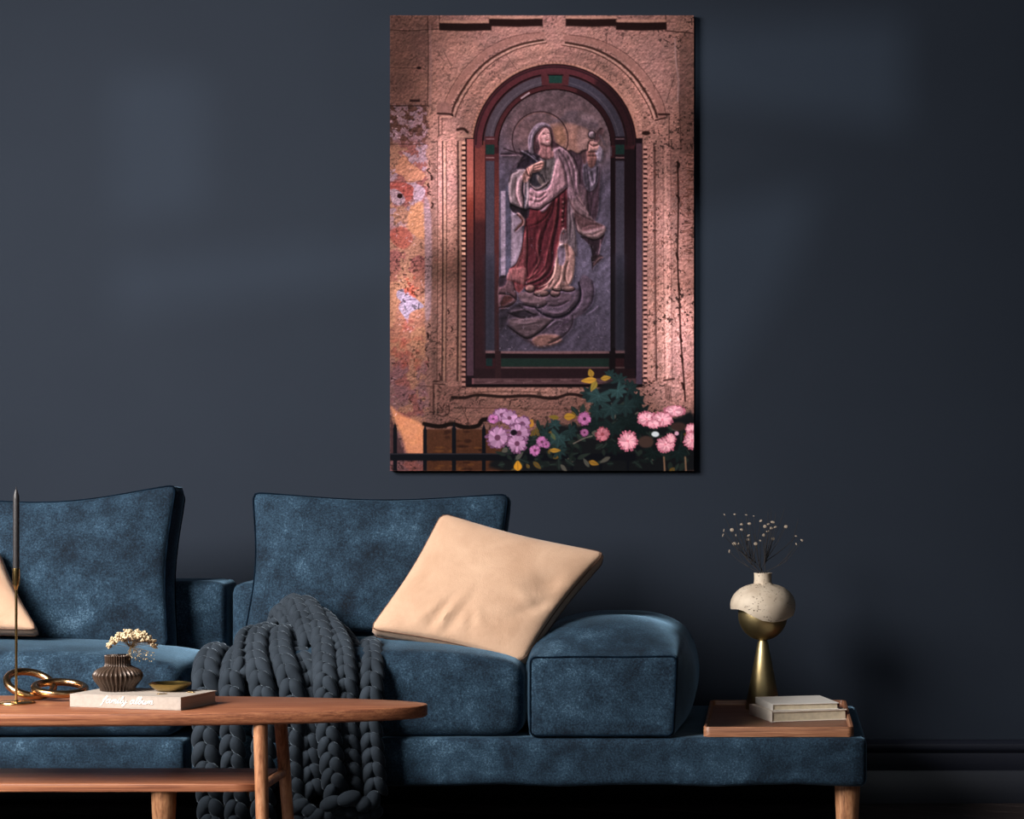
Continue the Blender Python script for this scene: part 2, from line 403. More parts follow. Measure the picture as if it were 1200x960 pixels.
    # pilaster mouldings
    for x, w, c_, a_ in ((512.5, 1, dk, .55), (518.5, 1.6, dk, .75), (521, 1.4, (208, 162, 132), .8), (523, 1, dk, .6), (536.5, 1.8, dk, .75), (539, 1.5, (214, 168, 138), .7)):
        stroke([(x, 166), (x+.4, 300), (x-.6, 446)], w, c_, .5, a_)
    for x, w, c_, a_ in ((766, 1, dk, .4), (767.5, 1.6, dk, .7), (777, 1, dk, .35), (780, 1.4, (212, 160, 138), .6), (786, 1, dk, .4)):
        stroke([(x, 172), (x+.4, 300), (x+2, 446)], w, c_, .5, a_)
    stroke([(794, 190), (795, 240), (794, 300), (796, 350), (798, 400), (801, 440), (803, 470)], 2, (44, 24, 20), .7, .9)
    for (x, y) in ((794, 193), (795, 232), (794, 300), (796, 336), (798, 396), (799, 420), (801, 452)): stroke([(x-rng.rand()*2, y-3), (x+1.5*rng.randn()*.5, y), (x+rng.rand(), y+4)], 2.6, (40, 22, 18), .8)
    for q in range(60):
        y = 180+rng.rand()*130; x = 803+rng.rand()*10; stroke([(x-3, y), (x+3, y+rng.randn()*1.4)], 1, (110, 72, 58), .6, .8)
    for (x, y) in ((504, 191), (502, 200), (505, 208), (503, 217), (504, 226), (505, 240), (501, 382), (501, 392), (500, 410), (501, 420), (500, 428), (525, 366), (530, 386)): x += rng.randn()*.8; stroke([(x, y-1-2*rng.rand()), (x+rng.randn()*1.2, y), (x+rng.randn()*1.2, y+1+3*rng.rand())], 1+1.6*rng.rand(), (46, 26, 24), .7, .9)
    # carved sill
    for p_, w_, c_, a_ in (([(530, 466), (545, 466), (560, 463), (590, 465), (620, 464), (648, 467), (668, 462), (690, 466)], 3.6, (38, 22, 20), .95),
                           ([(545, 462), (580, 459), (640, 460)], 1.2, (84, 54, 44), .7), ([(540, 478), (600, 479), (680, 480)], 1.1, (88, 56, 48), .7), ([(527, 486), (600, 486), (660, 488)], 1.2, (190, 140, 120), .6),
                           ([(497, 497), (515, 500), (530, 497), (545, 501), (560, 499), (566, 492), (580, 492)], 5, (30, 18, 16), 1),
                           ([(508, 450), (508, 486)], 1.5, dk, .9), ([(511, 452), (511, 484)], 1, (196, 150, 128), .8), ([(508, 447), (516, 446), (515, 438)], 1.8, dk, .9), ([(510, 450), (521, 451)], 1.2, dk, .9),
                           ([(487, 452), (508, 453)], 1.1, dk, .6), ([(541, 476), (551, 500)], .8, (88, 56, 48), .8)):
        stroke(p_, w_, c_, .9, a_)
    for k_ in range(7):
        t = k_*.9; stroke([(520+3*math.cos(t), 480+3*math.sin(t)), (520+7*math.cos(t+.3), 479+6*math.sin(t+.3))], 1.3, (84, 54, 46), .6, .8)
    stroke([(512, 486), (519, 488), (526, 484), (526, 474)], 1.2, dk, .6, .8)
    for x0_ in (562, 598): stroke([(x0_, 474), (x0_+1, 469), (x0_+6, 469)], 1.1, dk, .6, .9)
    for k_ in range(4): stroke([(779+2*k_, 450+k_), (781+2*k_, 468+k_)], 1, (70, 46, 38), .6, .8)
    stroke([(778, 446), (790, 444)], 2, dk, .8)
    poly([(497, 503), (570, 503), (600, 530), (600, 552), (500, 552)], (104, 62, 38), 1.5, .9, False)
    for k_ in range(40): ell(505+rng.rand()*75, 506+rng.rand()*45, 2+4*rng.rand(), 1+rng.rand()*1.5, (66, 38, 30) if rng.rand() < .6 else (150, 96, 50), 1.2, .7)
    # light that falls on the pictured stone (part of the printed picture)
    L = .60+.34*gau(650, 25, 120, 50)+.60*gau(520, 210, 24, 75)+.25*gau(478, 250, 30, 70)+.66*gau(792, 395, 34, 95)+.42*gau(776, 250, 30, 55)+.40*gau(478, 350, 26, 50)
    L = L+.30*gau(764, 120, 50, 70)+.20*gau(560, 100, 70, 70)-.14*gau(470, 85, 40, 55)-.22*gau(525, 316, 60, 24)-.10*gau(806, 130, 20, 90)+.12*gau(620, 455, 90, 30)
    L = L-.30*gau(760, 520, 70, 40)-.06*gau(540, 440, 50, 40)-.20*gau(803, 335, 20, 18)-.10*gau(520, 40, 60, 20)
    L = np.clip(L, .3, 1.42)*1.05
    tint = np.stack([L**.95, L**1.02, L**1.12], -1)
    IMG[:] = IMG*tint
    gm = IMG.mean(-1, keepdims=True); IMG[:] = gm+(IMG-gm)*.92
    lit = [(458, 478), (472, 515), (478, 533), (496, 533), (496, 500), (470, 486)]
    poly(lit, (206, 142, 96), 3, .75); poly([(457, 486), (465, 508), (474, 533), (457, 533)], (62, 44, 44), 1.2, .9, False)
    for q in range(520):
        x = 758+rng.rand()*54; y = 200+rng.rand()*250
        stroke([(x, y), (x+rng.randn()*1.2, y+1+rng.rand()*2.2)], .9, (96, 60, 48), .5, .35+.4*rng.rand())
    for q in range(260):
        x = 504+rng.rand()*38; y = 170+rng.rand()*300
        stroke([(x, y), (x+rng.randn()*1.5, y+rng.rand()*2.2)], .9, (92, 58, 50), .5, .3+.4*rng.rand())
    for q in range(150):
        x = 458+rng.rand()*42; y = 130+rng.rand()*370
        stroke([(x, y), (x+rng.randn()*2, y+rng.rand()*2)], 1.0, (110, 66, 62) if rng.rand() < .6 else (214, 180, 176), .6, .3+.4*rng.rand())
    # --- wooden arched frame
    W1, W2, W3 = (78, 36, 38), (58, 26, 30), (34, 20, 26)
    def arch(r, yb, cy=171.0, cx=CX): return [(cx-r, yb)]+[(cx-r*math.cos(t), cy-r*math.sin(t)) for t in np.linspace(0, math.pi, 40)]+[(cx+r, yb)]
    poly(arch(98.5, 171), (170, 124, 104), 1, 1, False); poly(arch(96.2, 171), (26, 14, 16), 1, 1, False)
    for k_ in range(70):
        t = .05+k_*(math.pi-.1)/69; rr = 97.6
        ell(CX-rr*math.cos(t), 171-rr*math.sin(t), 1.1, 1.1, (176, 132, 112) if 12 < k_ < 30 or k_ > 40 else (122, 86, 74), .6, .8)
    rect(545, 162, 753, 452, (26, 16, 20), .8)
    poly(arch(94, 443), W2, .8, 1, False)
    for k_ in range(49):
        y = 166+k_*5.9
        rect(541.2, y, 545.6, y+3, (208, 160, 134) if y < 300 else (140, 102, 88), .8); rect(541.2, y+3.2, 545.6, y+5.4, (44, 26, 24), .7)
        y = 171+k_*5.7
        rect(754.2, y, 758.2, y+2.8, (184, 138, 122), .8); rect(754, y+3, 758.4, y+5.2, (40, 24, 26), .7)
    def vgrad(x0, x1, stops):
        for i in range(len(stops)-1):
            (ya, ca), (yb, cb) = stops[i], stops[i+1]; n = 6
            for j in range(n):
                t = (j+.5)/n; c = tuple(ca[k]*(1-t)+cb[k]*t for k in range(3))
                rect(x0, ya+(yb-ya)*j/n, x1, ya+(yb-ya)*(j+1)/n+.3, c, .4)
    vgrad(547, 555, [(163, (156, 92, 82)), (215, (176, 104, 88)), (240, (130, 62, 50)), (290, (78, 44, 44)), (340, (66, 46, 50)), (440, (62, 44, 50))])
    vgrad(556.5, 568.5, [(165, (110, 54, 48)), (220, (136, 66, 54)), (255, (104, 48, 42)), (262, (70, 34, 34)), (300, (60, 30, 32)), (442, (52, 28, 32))])
    vgrad(579.5, 586.5, [(180, (80, 36, 36)), (240, (110, 52, 44)), (290, (84, 40, 38)), (420, (58, 32, 34))])
    vgrad(745.5, 752.5, [(168, (66, 48, 54)), (300, (76, 62, 72)), (360, (92, 74, 82)), (450, (62, 50, 60))])
    vgrad(731.5, 744, [(175, (32, 20, 24)), (440, (36, 22, 28))])
    vgrad(713.8, 721, [(185, (30, 18, 22)), (440, (30, 20, 24))])
    stroke([(555.6, 165), (555.8, 440)], 1, (24, 14, 16), .5); stroke([(569, 186), (569.3, 410)], 1, (22, 14, 16), .5); stroke([(587, 172), (587, 410)], 1.1, (30, 16, 18), .5); stroke([(744.6, 170), (745, 440)], 1.3, (14, 9, 12), .5)
    # arched part of the frame, lit from top left
    for r_, w_, c_, in ((90, 9, (92, 42, 46)), (92.5, 2.2, (48, 26, 30)), (84.5, 1.4, (24, 14, 16)), (69, 6, (80, 38, 40)), (66, 1.6, (26, 14, 16)), (71.8, 1, (28, 16, 18))):
        stroke([(CX-r_*math.cos(t), 171-r_*math.sin(t)) for t in np.linspace(.02, math.pi-.02, 50)], w_, c_, .7, .9, False)
    stroke([(CX-89*math.cos(t), 171-89*math.sin(t)) for t in np.linspace(2.2, 3.1, 30)], 11, (40, 22, 26), 3, .7, False)
    stroke([(CX-69*math.cos(t), 171-69*math.sin(t)) for t in np.linspace(2.0, 3.1, 30)], 6, (34, 18, 22), 2, .7, False)
    # grey glass band between the two wooden arches
    gl = [(CX-77.6*math.cos(t), 171-77.6*math.sin(t)) for t in np.linspace(.09, math.pi-.09, 60)]
    stroke(gl, 10.4, (78, 66, 72), .8, 1, False); stroke([(a, b) for a, b in gl[30:]], 10.4, (64, 58, 68), .8, .9, False)
    stroke([(a*.98+CX*.02, b+2) for a, b in gl], 1, (120, 108, 112), 1, .4, False)
    stroke([(611, 115), (620, 109)], 2, (190, 168, 166), .6, .8)
    for x0_, x1_ in ((569.3, 579.3), (721.2, 731.6)):
        rect(x0_, 188, x1_, 412, (70, 64, 74), .7); rect(x0_, 300, x1_, 412, (48, 46, 56), 6, .8)
        rect(x0_-1, 160, x1_+1, 170, W1 if x0_ < 600 else W3, .6); rect(x0_, 169.5, x1_, 181, (28, 54, 47), .7); rect(x0_-1, 181.5, x1_+1, 188.5, W1 if x0_ < 600 else W3, .6)
        rect(x0_, 184, x1_, 185.6, (150, 112, 106), .6, .8); rect(x0_, 162, x1_, 163.6, (140, 104, 104), .6, .7)
    rect(714, 172, 717, 183, (88, 82, 88), .8, .7)
    poly([(634, 86), (667, 86), (666, 100), (635, 100)], (84, 40, 42), .7, 1, False); poly([(643, 88), (659, 88), (658.5, 97.5), (643.5, 97.5)], (30, 62, 52), .7, 1, False)
    stroke([(642, 88), (660, 88)], 1.2, (20, 12, 14), .5)
    # bottom rails
    rect(569, 411, 732, 414.5, (128, 92, 90), .8); poly([(569, 414), (650, 415.5), (732, 414), (732, 420), (569, 420)], (24, 15, 18), .8, 1, False)
    rect(587, 420, 714, 430, (30, 48, 40), .8); rect(569.5, 420, 577, 429, (26, 46, 44), .8); rect(587, 430, 732, 432, (104, 76, 72), .8, .9)
    rect(556, 432, 744, 443, (44, 24, 28), .8); rect(580, 411, 587, 444, (54, 30, 32), .6); rect(714, 408, 721, 438, (26, 16, 20), .6)
    rect(553, 443.5, 745, 450.5, (96, 64, 64), .7)
    for k_ in range(16): stroke([(558+k_*11, 445+4*rng.rand()), (570+k_*11, 445+4*rng.rand())], 1.1, (134, 96, 92) if k_ % 2 else (70, 40, 42), .6, .7)
    rect(546, 450.5, 753, 454, (18, 10, 12), .8)
    # --- painted relief inside
    pan = arch(64.6, 411)
    msk = np.zeros((ny, nx)); keep = IMG.copy()
    poly(pan, (104, 98, 110), .6, 1, False)
    g = sm(170, 110, GY)[..., None]
    inn = ((GX-CX)**2+(np.minimum(GY, 171)-171)**2 < 65.3**2) & (GY < 411.5)
    P = np.zeros_like(IMG)+np.array([100, 94, 108.])
    P = P*(1-.85*g)+np.array([104, 84, 82.])*.85*g
    w = gau(672, 165, 46, 30)[..., None]; P = P*(1-.7*w)+np.array([176, 124, 92.])*.7*w
    w = gau(612, 160, 30, 34)[..., None]; P = P*(1-.6*w)+np.array([128, 92, 82.])*.6*w
    w = (sm(330, 400, GY)*.5)[..., None]; P = P*(1-w)+np.array([74, 66, 78.])*w
    w = (sm(645, 590, GX)*sm(150, 200, GY)*sm(300, 230, GY)*.3)[..., None]; P = P*(1-w)+np.array([70, 66, 78.])*w
    P = P*(.86+.28*fbm(14, 501)[..., None]); P = P*(.93+.14*fbm(3, 540, 2)[..., None])
    IMG[:] = np.where(inn[..., None], P, IMG)
    def T(kind):
        ox, oy = {'A': (585, 120), 'B': (585, 200), 'C': (585, 300)}[kind]
        return lambda pts: [(ox+u/8.571, oy+v/8.571) for u, v in pts]
    A, B, C = T('A'), T('B'), T('C')
    poly(A([(690, 90), (800, 90), (960, 170), (1000, 260), (900, 290), (780, 225), (640, 195), (500, 215), (540, 175), (620, 150)]), (96, 86, 92), 2.5, .6)
    poly(A([(800, 95), (900, 110), (960, 150), (1000, 200), (900, 190), (800, 150)]), (138, 116, 114), 1.3, .85)
    poly(A([(510, 230), (640, 212), (780, 232), (900, 290), (880, 480), (800, 500), (700, 490), (600, 430), (540, 330)]), (170, 126, 102), 2.2, .6)
    poly(A([(800, 260), (900, 300), (890, 480), (820, 500), (780, 400)]), (182, 146, 134), 3, .6)
    poly(A([(540, 260), (640, 250), (670, 400), (600, 420), (550, 340)]), (186, 134, 90), 3, .5)
    rect(587, 224, 592.5, 330, (176, 160, 170), .8, .95); rect(592.5, 218, 599, 330, (88, 88, 104), .8, .9); rect(599, 246, 612, 318, (170, 152, 160), 1.2, .9)
    stroke([(618+33*math.cos(t)+0, 0) for t in (0, 1)], .1, dk, .1, 0)
    stroke([(633+32.7*math.cos(t), 163.5+32.7*math.sin(t)) for t in np.linspace(2.6, 2.6+4.3, 50)], 1.2, (48, 30, 32), .5, .95, False)
    stroke([(633+31.3*math.cos(t), 163.5+31.3*math.sin(t)) for t in np.linspace(3.6, 5.4, 30)], .9, (170, 120, 98), .5, .5, False)
    P0 = IMG.copy()
    # clouds under the feet
    poly(C([(180, 400), (250, 360), (750, 350), (800, 260), (850, 190), (940, 260), (950, 400), (870, 560), (740, 640), (720, 720), (600, 840), (480, 900), (360, 910), (230, 830), (80, 700), (90, 560), (200, 470)]), (92, 76, 86), 1.4, .95)
    poly(C([(0, 540), (200, 500), (360, 610), (120, 620), (60, 720), (0, 760)]), (46, 38, 44), 2, .7)
    poly(C([(100, 640), (380, 620), (520, 640), (360, 800), (280, 830), (180, 770)]), (112, 90, 90), 2, .9)
    poly(C([(330, 840), (430, 790), (600, 800), (620, 860), (500, 905), (380, 910)]), (156, 108, 84), 2, .75)
    poly(C([(190, 390), (280, 360), (460, 400), (480, 480), (380, 500), (260, 480)]), (120, 94, 94), 1.2, .9)
    poly(C([(470, 400), (700, 380), (720, 440), (620, 500), (500, 500)]), (98, 78, 84), 1.2, .9)
    for pts, w_, c_, a_ in (([(240, 490), (400, 520), (480, 480)], 2.2, (28, 20, 28), .9), ([(480, 500), (600, 500), (700, 450)], 1.5, (40, 30, 38), .8), ([(370, 530), (450, 590), (560, 620), (680, 590), (790, 480), (820, 380), (800, 270)], 3, (26, 20, 30), .9),
                            ([(400, 500), (520, 570), (640, 560), (740, 470), (770, 380)], 1.4, (132, 108, 112), .6), ([(90, 570), (220, 620), (380, 600)], 2, (32, 24, 30), .9), ([(120, 560), (260, 540), (360, 580)], 1.6, (140, 116, 120), .7),
                            ([(200, 500), (300, 570), (400, 600)], 1.6, (36, 28, 34), .8), ([(80, 700), (200, 790), (290, 830), (400, 770), (480, 700), (550, 640)], 2.4, (30, 22, 26), .9), ([(740, 600), (730, 700), (640, 810), (500, 880)], 2, (44, 32, 38), .8),
                            ([(850, 560), (930, 470), (950, 340), (930, 250)], 1.8, (48, 38, 50), .8), ([(860, 300), (870, 400), (830, 500), (740, 590)], 1.8, (120, 104, 118), .6), ([(150, 670), (250, 680), (380, 660)], 1.3, (160, 134, 134), .7),
                            ([(480, 720), (560, 660), (640, 650)], 1.6, (150, 130, 146), .6), ([(540, 760), (640, 680), (700, 640)], 1.3, (64, 46, 66), .7), ([(290, 830), (350, 900)], 1.4, (70, 46, 44), .8), ([(880, 590), (960, 540), (1000, 500)], 1.3, (150, 132, 150), .6), ([(230, 450), (330, 470), (430, 460)], 1.2, (146, 118, 118), .7)):
        stroke(C(pts), w_, c_, .8, a_, True, .5)
    poly(C([(0, 260), (140, 255), (175, 430), (110, 500), (0, 520)]), (112, 80, 82), 1, 1); stroke(C([(0, 380), (110, 390), (170, 440)]), 1.8, (40, 26, 30), .8, .9); stroke(C([(0, 520), (110, 500), (175, 430), (140, 260)]), 1.3, (40, 26, 30), .7, .9)
    poly(C([(0, 210), (80, 205), (60, 290), (0, 310)]), (52, 40, 48), 1, .9); poly(C([(60, 400), (140, 430), (80, 480), (10, 500)]), (92, 50, 44), 1, .8)
    # cloak behind
    poly(A([(700, 490), (790, 515), (840, 480), (890, 490), (880, 640), (1000, 620), (1010, 820), (980, 1150), (910, 1150), (840, 950), (780, 800)]), (78, 58, 66), 1, .97)
    poly(B([(820, 660), (960, 680), (1060, 640), (1020, 760), (995, 830), (1040, 870), (960, 950), (935, 1000), (928, 800), (880, 720)]), (52, 38, 44), .8)
    stroke(B([(960, 900), (1000, 840), (1020, 700)]), 1.3, (112, 84, 84), .6, .8); poly(C([(930, 0), (1040, 10), (950, 105), (935, 80)]), (50, 36, 38), .8); stroke(C([(950, 90), (1000, 30), (1045, 15)]), 1.2, (120, 92, 84), .5, .7)
    # underskirt and red dress
    poly(C([(560, -260), (740, -240), (760, -60), (755, 150), (710, 290), (600, 330), (370, 345), (480, 280), (540, 150), (570, 0)]), (160, 122, 106), .9)
    poly(B([(290, 380), (400, 380), (480, 310), (570, 240), (660, 180), (700, 220), (690, 560), (640, 600), (600, 720), (570, 820), (540, 960), (540, 1040), (480, 1150), (360, 1220), (245, 1160), (100, 1010), (170, 930), (220, 800), (250, 600), (265, 480)]), (94, 38, 44), .9)
    poly(B([(270, 560), (285, 760), (275, 950), (240, 1140), (95, 1010), (170, 940), (225, 780), (255, 640)]), (140, 72, 72), 1, .9)
    poly(B([(310, 420), (480, 350), (540, 300), (480, 480), (330, 560)]), (122, 48, 52), 2, .7)
    poly(C([(100, 150), (150, 125), (270, 130), (245, 300), (200, 270), (80, 235)]), (158, 98, 92), 1, .9); poly(C([(70, 235), (200, 265), (250, 310), (200, 370), (160, 330), (140, 260)]), (122, 58, 58), .9)
    for pts, w_, c_, a_ in (([(560, 250), (530, 420), (440, 640), (400, 860), (330, 1080)], 2.6, (54, 22, 28), .9), ([(580, 260), (560, 500), (500, 760), (470, 900), (430, 1000), (300, 1110)], 1.6, (140, 66, 66), .8), ([(600, 260), (590, 480), (540, 760), (530, 960), (440, 1080), (280, 1150)], 3, (50, 22, 28), .9),
                            ([(540, 270), (500, 420), (410, 520), (300, 560)], 1.6, (62, 24, 30), .8), ([(280, 560), (285, 800), (280, 960), (295, 1100)], 1.5, (52, 22, 26), .9), ([(620, 250), (620, 480), (590, 700), (560, 900), (500, 1080)], 1.8, (120, 52, 54), .7),
                            ([(410, 600), (380, 760), (400, 900), (350, 1000), (290, 1100)], 1.8, (148, 78, 74), .7), ([(660, 200), (650, 400), (640, 580)], 2.2, (60, 26, 32), .8), ([(450, 600), (420, 800), (440, 900)], 2.4, (66, 24, 30), .7), ([(470, 1000), (400, 1080), (270, 1130)], 1.3, (176, 120, 104), .7),
                            ([(550, 960), (530, 1040), (470, 1130), (380, 1190)], 2, (48, 26, 28), .9), ([(250, 1100), (330, 1060), (390, 1000)], 1.8, (158, 84, 78), .8), ([(260, 1140), (400, 1150), (500, 1070)], 1.6, (60, 34, 34), .9), ([(210, 880), (170, 980), (240, 1080)], 1.5, (176, 104, 98), .7)):
        stroke(B(pts), w_, c_, .8, a_, True, .4)
    for pts, w_, c_, a_ in (([(570, 30), (560, 150), (500, 260), (400, 320)], 1.4, (200, 160, 136), .8), ([(620, 80), (620, 200), (560, 300)], 1.6, (96, 66, 58), .8), ([(640, 90), (620, 220), (600, 310)], 1.3, (196, 156, 132), .8), ([(690, 60), (660, 200), (690, 300)], 1.8, (100, 70, 60), .8),
                            ([(750, 40), (740, 180), (690, 290)], 1.2, (190, 150, 128), .7), ([(700, -240), (690, -100), (700, 0)], 2.2, (120, 82, 72), .8), ([(540, 240), (500, 310)], 1.5, (86, 56, 48), .8)):
        stroke(C(pts), w_, c_, .7, a_, True, .3)
    for cx_, cy_, rx_, ry_, c_ in ((310, 325, 45, 33, (150, 106, 94)), (425, 370, 72, 28, (142, 106, 94)), (562, 368, 46, 34, (132, 100, 92)), (590, 325, 50, 20, (168, 130, 112)), (690, 325, 66, 24, (146, 112, 98))):
        x_, y_ = C([(cx_, cy_)])[0]; ell(x_, y_+1, rx_/8.57+1, ry_/8.57+1, (40, 26, 30), .8); ell(x_, y_, rx_/8.57, ry_/8.57, c_, .8)
    # girdle, tassels and beads
    poly(B([(630, 590), (665, 590), (690, 720), (605, 715)]), (124, 102, 102), .8); poly(B([(590, 770), (655, 770), (665, 880), (640, 950), (595, 930)]), (122, 106, 116), .8); rect(655.5, 285.5, 660.5, 288.5, (186, 164, 160), .6)
    for k_ in range(3): stroke(B([(630+k_*14, 620), (625+k_*20, 700)]), .9, (66, 50, 54), .5, .8)
    for k_ in range(9): ell(659.5+.5*math.sin(k_), 232+k_*5.2, 1, 1.3, (176, 126, 116) if k_ % 2 else (120, 70, 66), .5)
    # mantle
    poly(B([(680, -10), (790, 0), (800, 150), (850, 300), (905, 440), (970, 510), (1060, 555), (1072, 600), (1030, 660), (960, 690), (870, 665), (790, 620), (745, 480), (765, 640), (778, 850), (735, 780), (680, 700), (690, 300)]), (136, 110, 108), .9)
    poly(B([(750, 430), (860, 480), (960, 520), (1050, 560), (940, 590), (850, 610), (790, 560)]), (104, 74, 72), 1.4, .9)
    poly(B([(760, 500), (850, 620), (960, 600), (1060, 580), (1030, 655), (950, 688), (860, 660), (790, 615)]), (150, 122, 114), 1, .9)
    poly(B([(790, 150), (870, 190), (890, 400), (900, 440), (840, 330)]), (120, 94, 98), 1, .9)
    poly(B([(690, 300), (740, 400), (770, 620), (778, 850), (730, 770), (685, 700)]), (104, 92, 92), 1, .95)
    poly(A([(545, 470), (610, 440), (680, 495), (740, 560), (775, 640), (795, 720), (800, 800), (785, 960), (690, 960), (690, 850), (670, 830), (600, 890), (520, 1010), (450, 1100), (390, 1080), (300, 1050), (295, 960), (300, 860), (480, 880), (530, 740), (550, 600)]), (142, 114, 118), .9)
    poly(A([(548, 640), (610, 560), (650, 660), (675, 780), (672, 838), (580, 920), (480, 1000), (400, 1068), (310, 1050), (300, 980), (310, 880), (400, 900), (490, 860), (530, 760)]), (184, 142, 142), 1.1, .95)
    for pts, w_, c_, a_ in (([(600, 480), (680, 600), (720, 760), (760, 943)], 2.4, (84, 64, 70), .85), ([(630, 450), (720, 560), (770, 700), (780, 860)], 1.5, (176, 146, 150), .7), ([(570, 500), (640, 620), (680, 780), (690, 943), (720, 1100), (780, 1240)], 2, (92, 70, 76), .8),
                            ([(560, 480), (600, 560), (570, 640)], 1.3, (182, 152, 152), .7), ([(650, 560), (700, 700), (740, 880), (800, 1040), (900, 1120)], 1.6, (174, 142, 142), .7), ([(700, 560), (750, 680), (760, 820), (790, 960), (850, 1050)], 2, (92, 70, 76), .8),
                            ([(680, 850), (580, 930), (440, 1040)], 1.2, (214, 176, 172), .8), ([(680, 862), (590, 945), (470, 1030), (400, 1080), (300, 1065)], 2, (50, 26, 32), .85), ([(310, 920), (400, 960), (470, 900)], 1.4, (120, 84, 86), .8), ([(310, 980), (400, 1000), (480, 940)], 1.3, (120, 84, 86), .8), ([(330, 900), (360, 960), (330, 1020)], 1.3, (214, 180, 176), .7),
                            ([(610, 440), (690, 490), (750, 560), (790, 650)], 1.6, (50, 36, 42), .9)):
        stroke(A(pts), w_, c_, .8, a_, True, .3)
    for pts, w_, c_, a_ in (([(700, 280), (760, 400), (860, 470), (960, 510)], 1.8, (84, 58, 58), .8), ([(780, 250), (850, 350), (900, 450)], 1.3, (172, 138, 134), .7), ([(840, 570), (920, 540), (1000, 545)], 1.2, (80, 56, 54), .8), ([(860, 640), (950, 640), (1030, 600)], 1.1, (110, 82, 76), .8), ([(700, 360), (720, 520), (710, 690)], 1.5, (66, 54, 58), .8),
                            ([(725, 420), (750, 600), (755, 760)], 1.3, (140, 124, 122), .7), ([(682, 300), (682, 500), (680, 690)], 1.6, (50, 34, 38), .8), ([(760, 480), (790, 610), (870, 665), (960, 694), (1035, 660)], 1.2, (40, 28, 32), .8), ([(900, 200), (930, 330), (912, 450)], 1.8, (58, 44, 50), .8)):
        stroke(B(pts), w_, c_, .8, a_, True, .3)
    # bodice
    poly(A([(395, 545), (470, 580), (545, 555), (560, 600), (535, 740), (500, 830), (450, 880), (370, 875), (310, 825), (300, 700), (440, 640)]), (106, 98, 94), .9)
    poly(A([(305, 700), (400, 700), (440, 780), (460, 830), (370, 850), (310, 820)]), (48, 46, 52), 1.2, .9); poly(A([(380, 730), (420, 760), (460, 830), (430, 840), (390, 790)]), (124, 110, 100), .9, .9)
    stroke(A([(430, 730), (480, 840)]), 1.3, (40, 34, 36), .6); stroke(A([(310, 820), (370, 870), (450, 830), (500, 790)]), 1.3, (170, 142, 136), .6, .9); stroke(A([(320, 840), (380, 886), (460, 850), (510, 790)]), 1, (48, 32, 36), .5, .9); stroke(A([(470, 590), (465, 700), (480, 800)]), 1.5, (74, 66, 66), .8, .8); stroke(A([(520, 580), (505, 700)]), 1.5, (136, 126, 118), .8, .7)
    stroke(A([(400, 540), (460, 575), (540, 545)]), 1.4, (62, 48, 50), .6, .9)
    # left sleeve and arm
    poly(A([(180, 640), (300, 480), (400, 540), (400, 600), (300, 650), (220, 700)]), (44, 36, 44), 1, .95)
    poly(A([(95, 800), (110, 730), (160, 690), (250, 670), (300, 740), (300, 860), (290, 1000), (262, 1070), (200, 1060), (150, 1040), (110, 1010), (95, 920)]), (148, 130, 128), .9)
    poly(A([(185, 800), (230, 740), (250, 860), (245, 1050), (200, 1030), (168, 930)]), (192, 156, 154), .9, .95)
    for pts, w_, c_, a_ in (([(175, 760), (165, 860), (170, 950), (210, 1040)], 1.6, (92, 72, 70), .85), ([(120, 780), (115, 900), (130, 1000)], 1.5, (178, 160, 156), .6), ([(240, 800), (235, 900), (252, 980), (248, 1060)], 2.4, (36, 30, 38), .9), ([(292, 800), (285, 940), (262, 1060)], 1.6, (196, 172, 168), .8), ([(270, 820), (265, 960), (255, 1050)], 2.4, (92, 90, 96), .8),
                            ([(95, 940), (110, 1015), (180, 1050), (255, 1075)], 1.3, (30, 24, 28), .8), ([(100, 800), (120, 720), (180, 690)], 1.4, (40, 32, 38), .9)):
        stroke(A(pts), w_, c_, .8, a_, True, .2)
    poly(B([(115, 335), (190, 365), (255, 390), (305, 375), (290, 470), (250, 480), (200, 425), (150, 430), (112, 380)]), (42, 34, 40), .9)
    poly(B([(180, 425), (215, 440), (255, 490), (258, 545), (215, 560), (160, 612), (185, 550), (225, 505)]), (170, 128, 116), .9); stroke(B([(180, 440), (235, 500), (225, 545), (160, 606)]), 1.4, (84, 44, 40), .7); stroke(B([(150, 430), (140, 520), (150, 600)]), 1.5, (190, 176, 182), 1, .6)
    poly(A([(232, 730), (290, 660), (325, 715), (300, 780), (245, 805)]), (188, 144, 126), .8); poly(A([(275, 665), (340, 625), (420, 590), (455, 605), (440, 655), (400, 690), (330, 710), (295, 730)]), (190, 142, 122), .8)
    for p_ in ([(350, 640), (440, 620)], [(360, 665), (435, 645)], [(340, 690), (400, 690)], [(290, 660), (310, 730)], [(250, 720), (270, 790)]): stroke(A(p_), .9, (110, 70, 62), .5, .85)
    stroke(A([(270, 670), (295, 740), (325, 735)]), 1.3, (80, 46, 42), .6); stroke(A([(330, 632), (420, 596)]), 1.1, (226, 180, 156), .6, .8)
    # palm branch
    for p_, w_, c_ in (([(50, 465), (150, 500), (250, 520), (330, 560)], 1.3, (56, 40, 44)), ([(20, 520), (120, 520), (240, 525)], 2, (50, 36, 44)), ([(20, 535), (110, 535), (200, 530), (220, 560)], 1.1, (140, 118, 120)), ([(200, 470), (240, 520), (300, 545)], 1.3, (50, 38, 44)), ([(230, 490), (300, 530), (380, 590)], 1.6, (126, 122, 132)), ([(240, 520), (300, 570), (350, 600)], 2.2, (40, 36, 46)), ([(110, 700), (200, 600), (260, 560)], 1.3, (78, 62, 70)), ([(130, 650), (220, 590)], 1.2, (80, 66, 74)), ([(260, 490), (330, 500), (380, 540)], 1.8, (56, 48, 56)), ([(290, 480), (350, 540), (370, 560)], 1.3, (96, 88, 98))):
        stroke(A(p_), w_, c_, .6, .9)
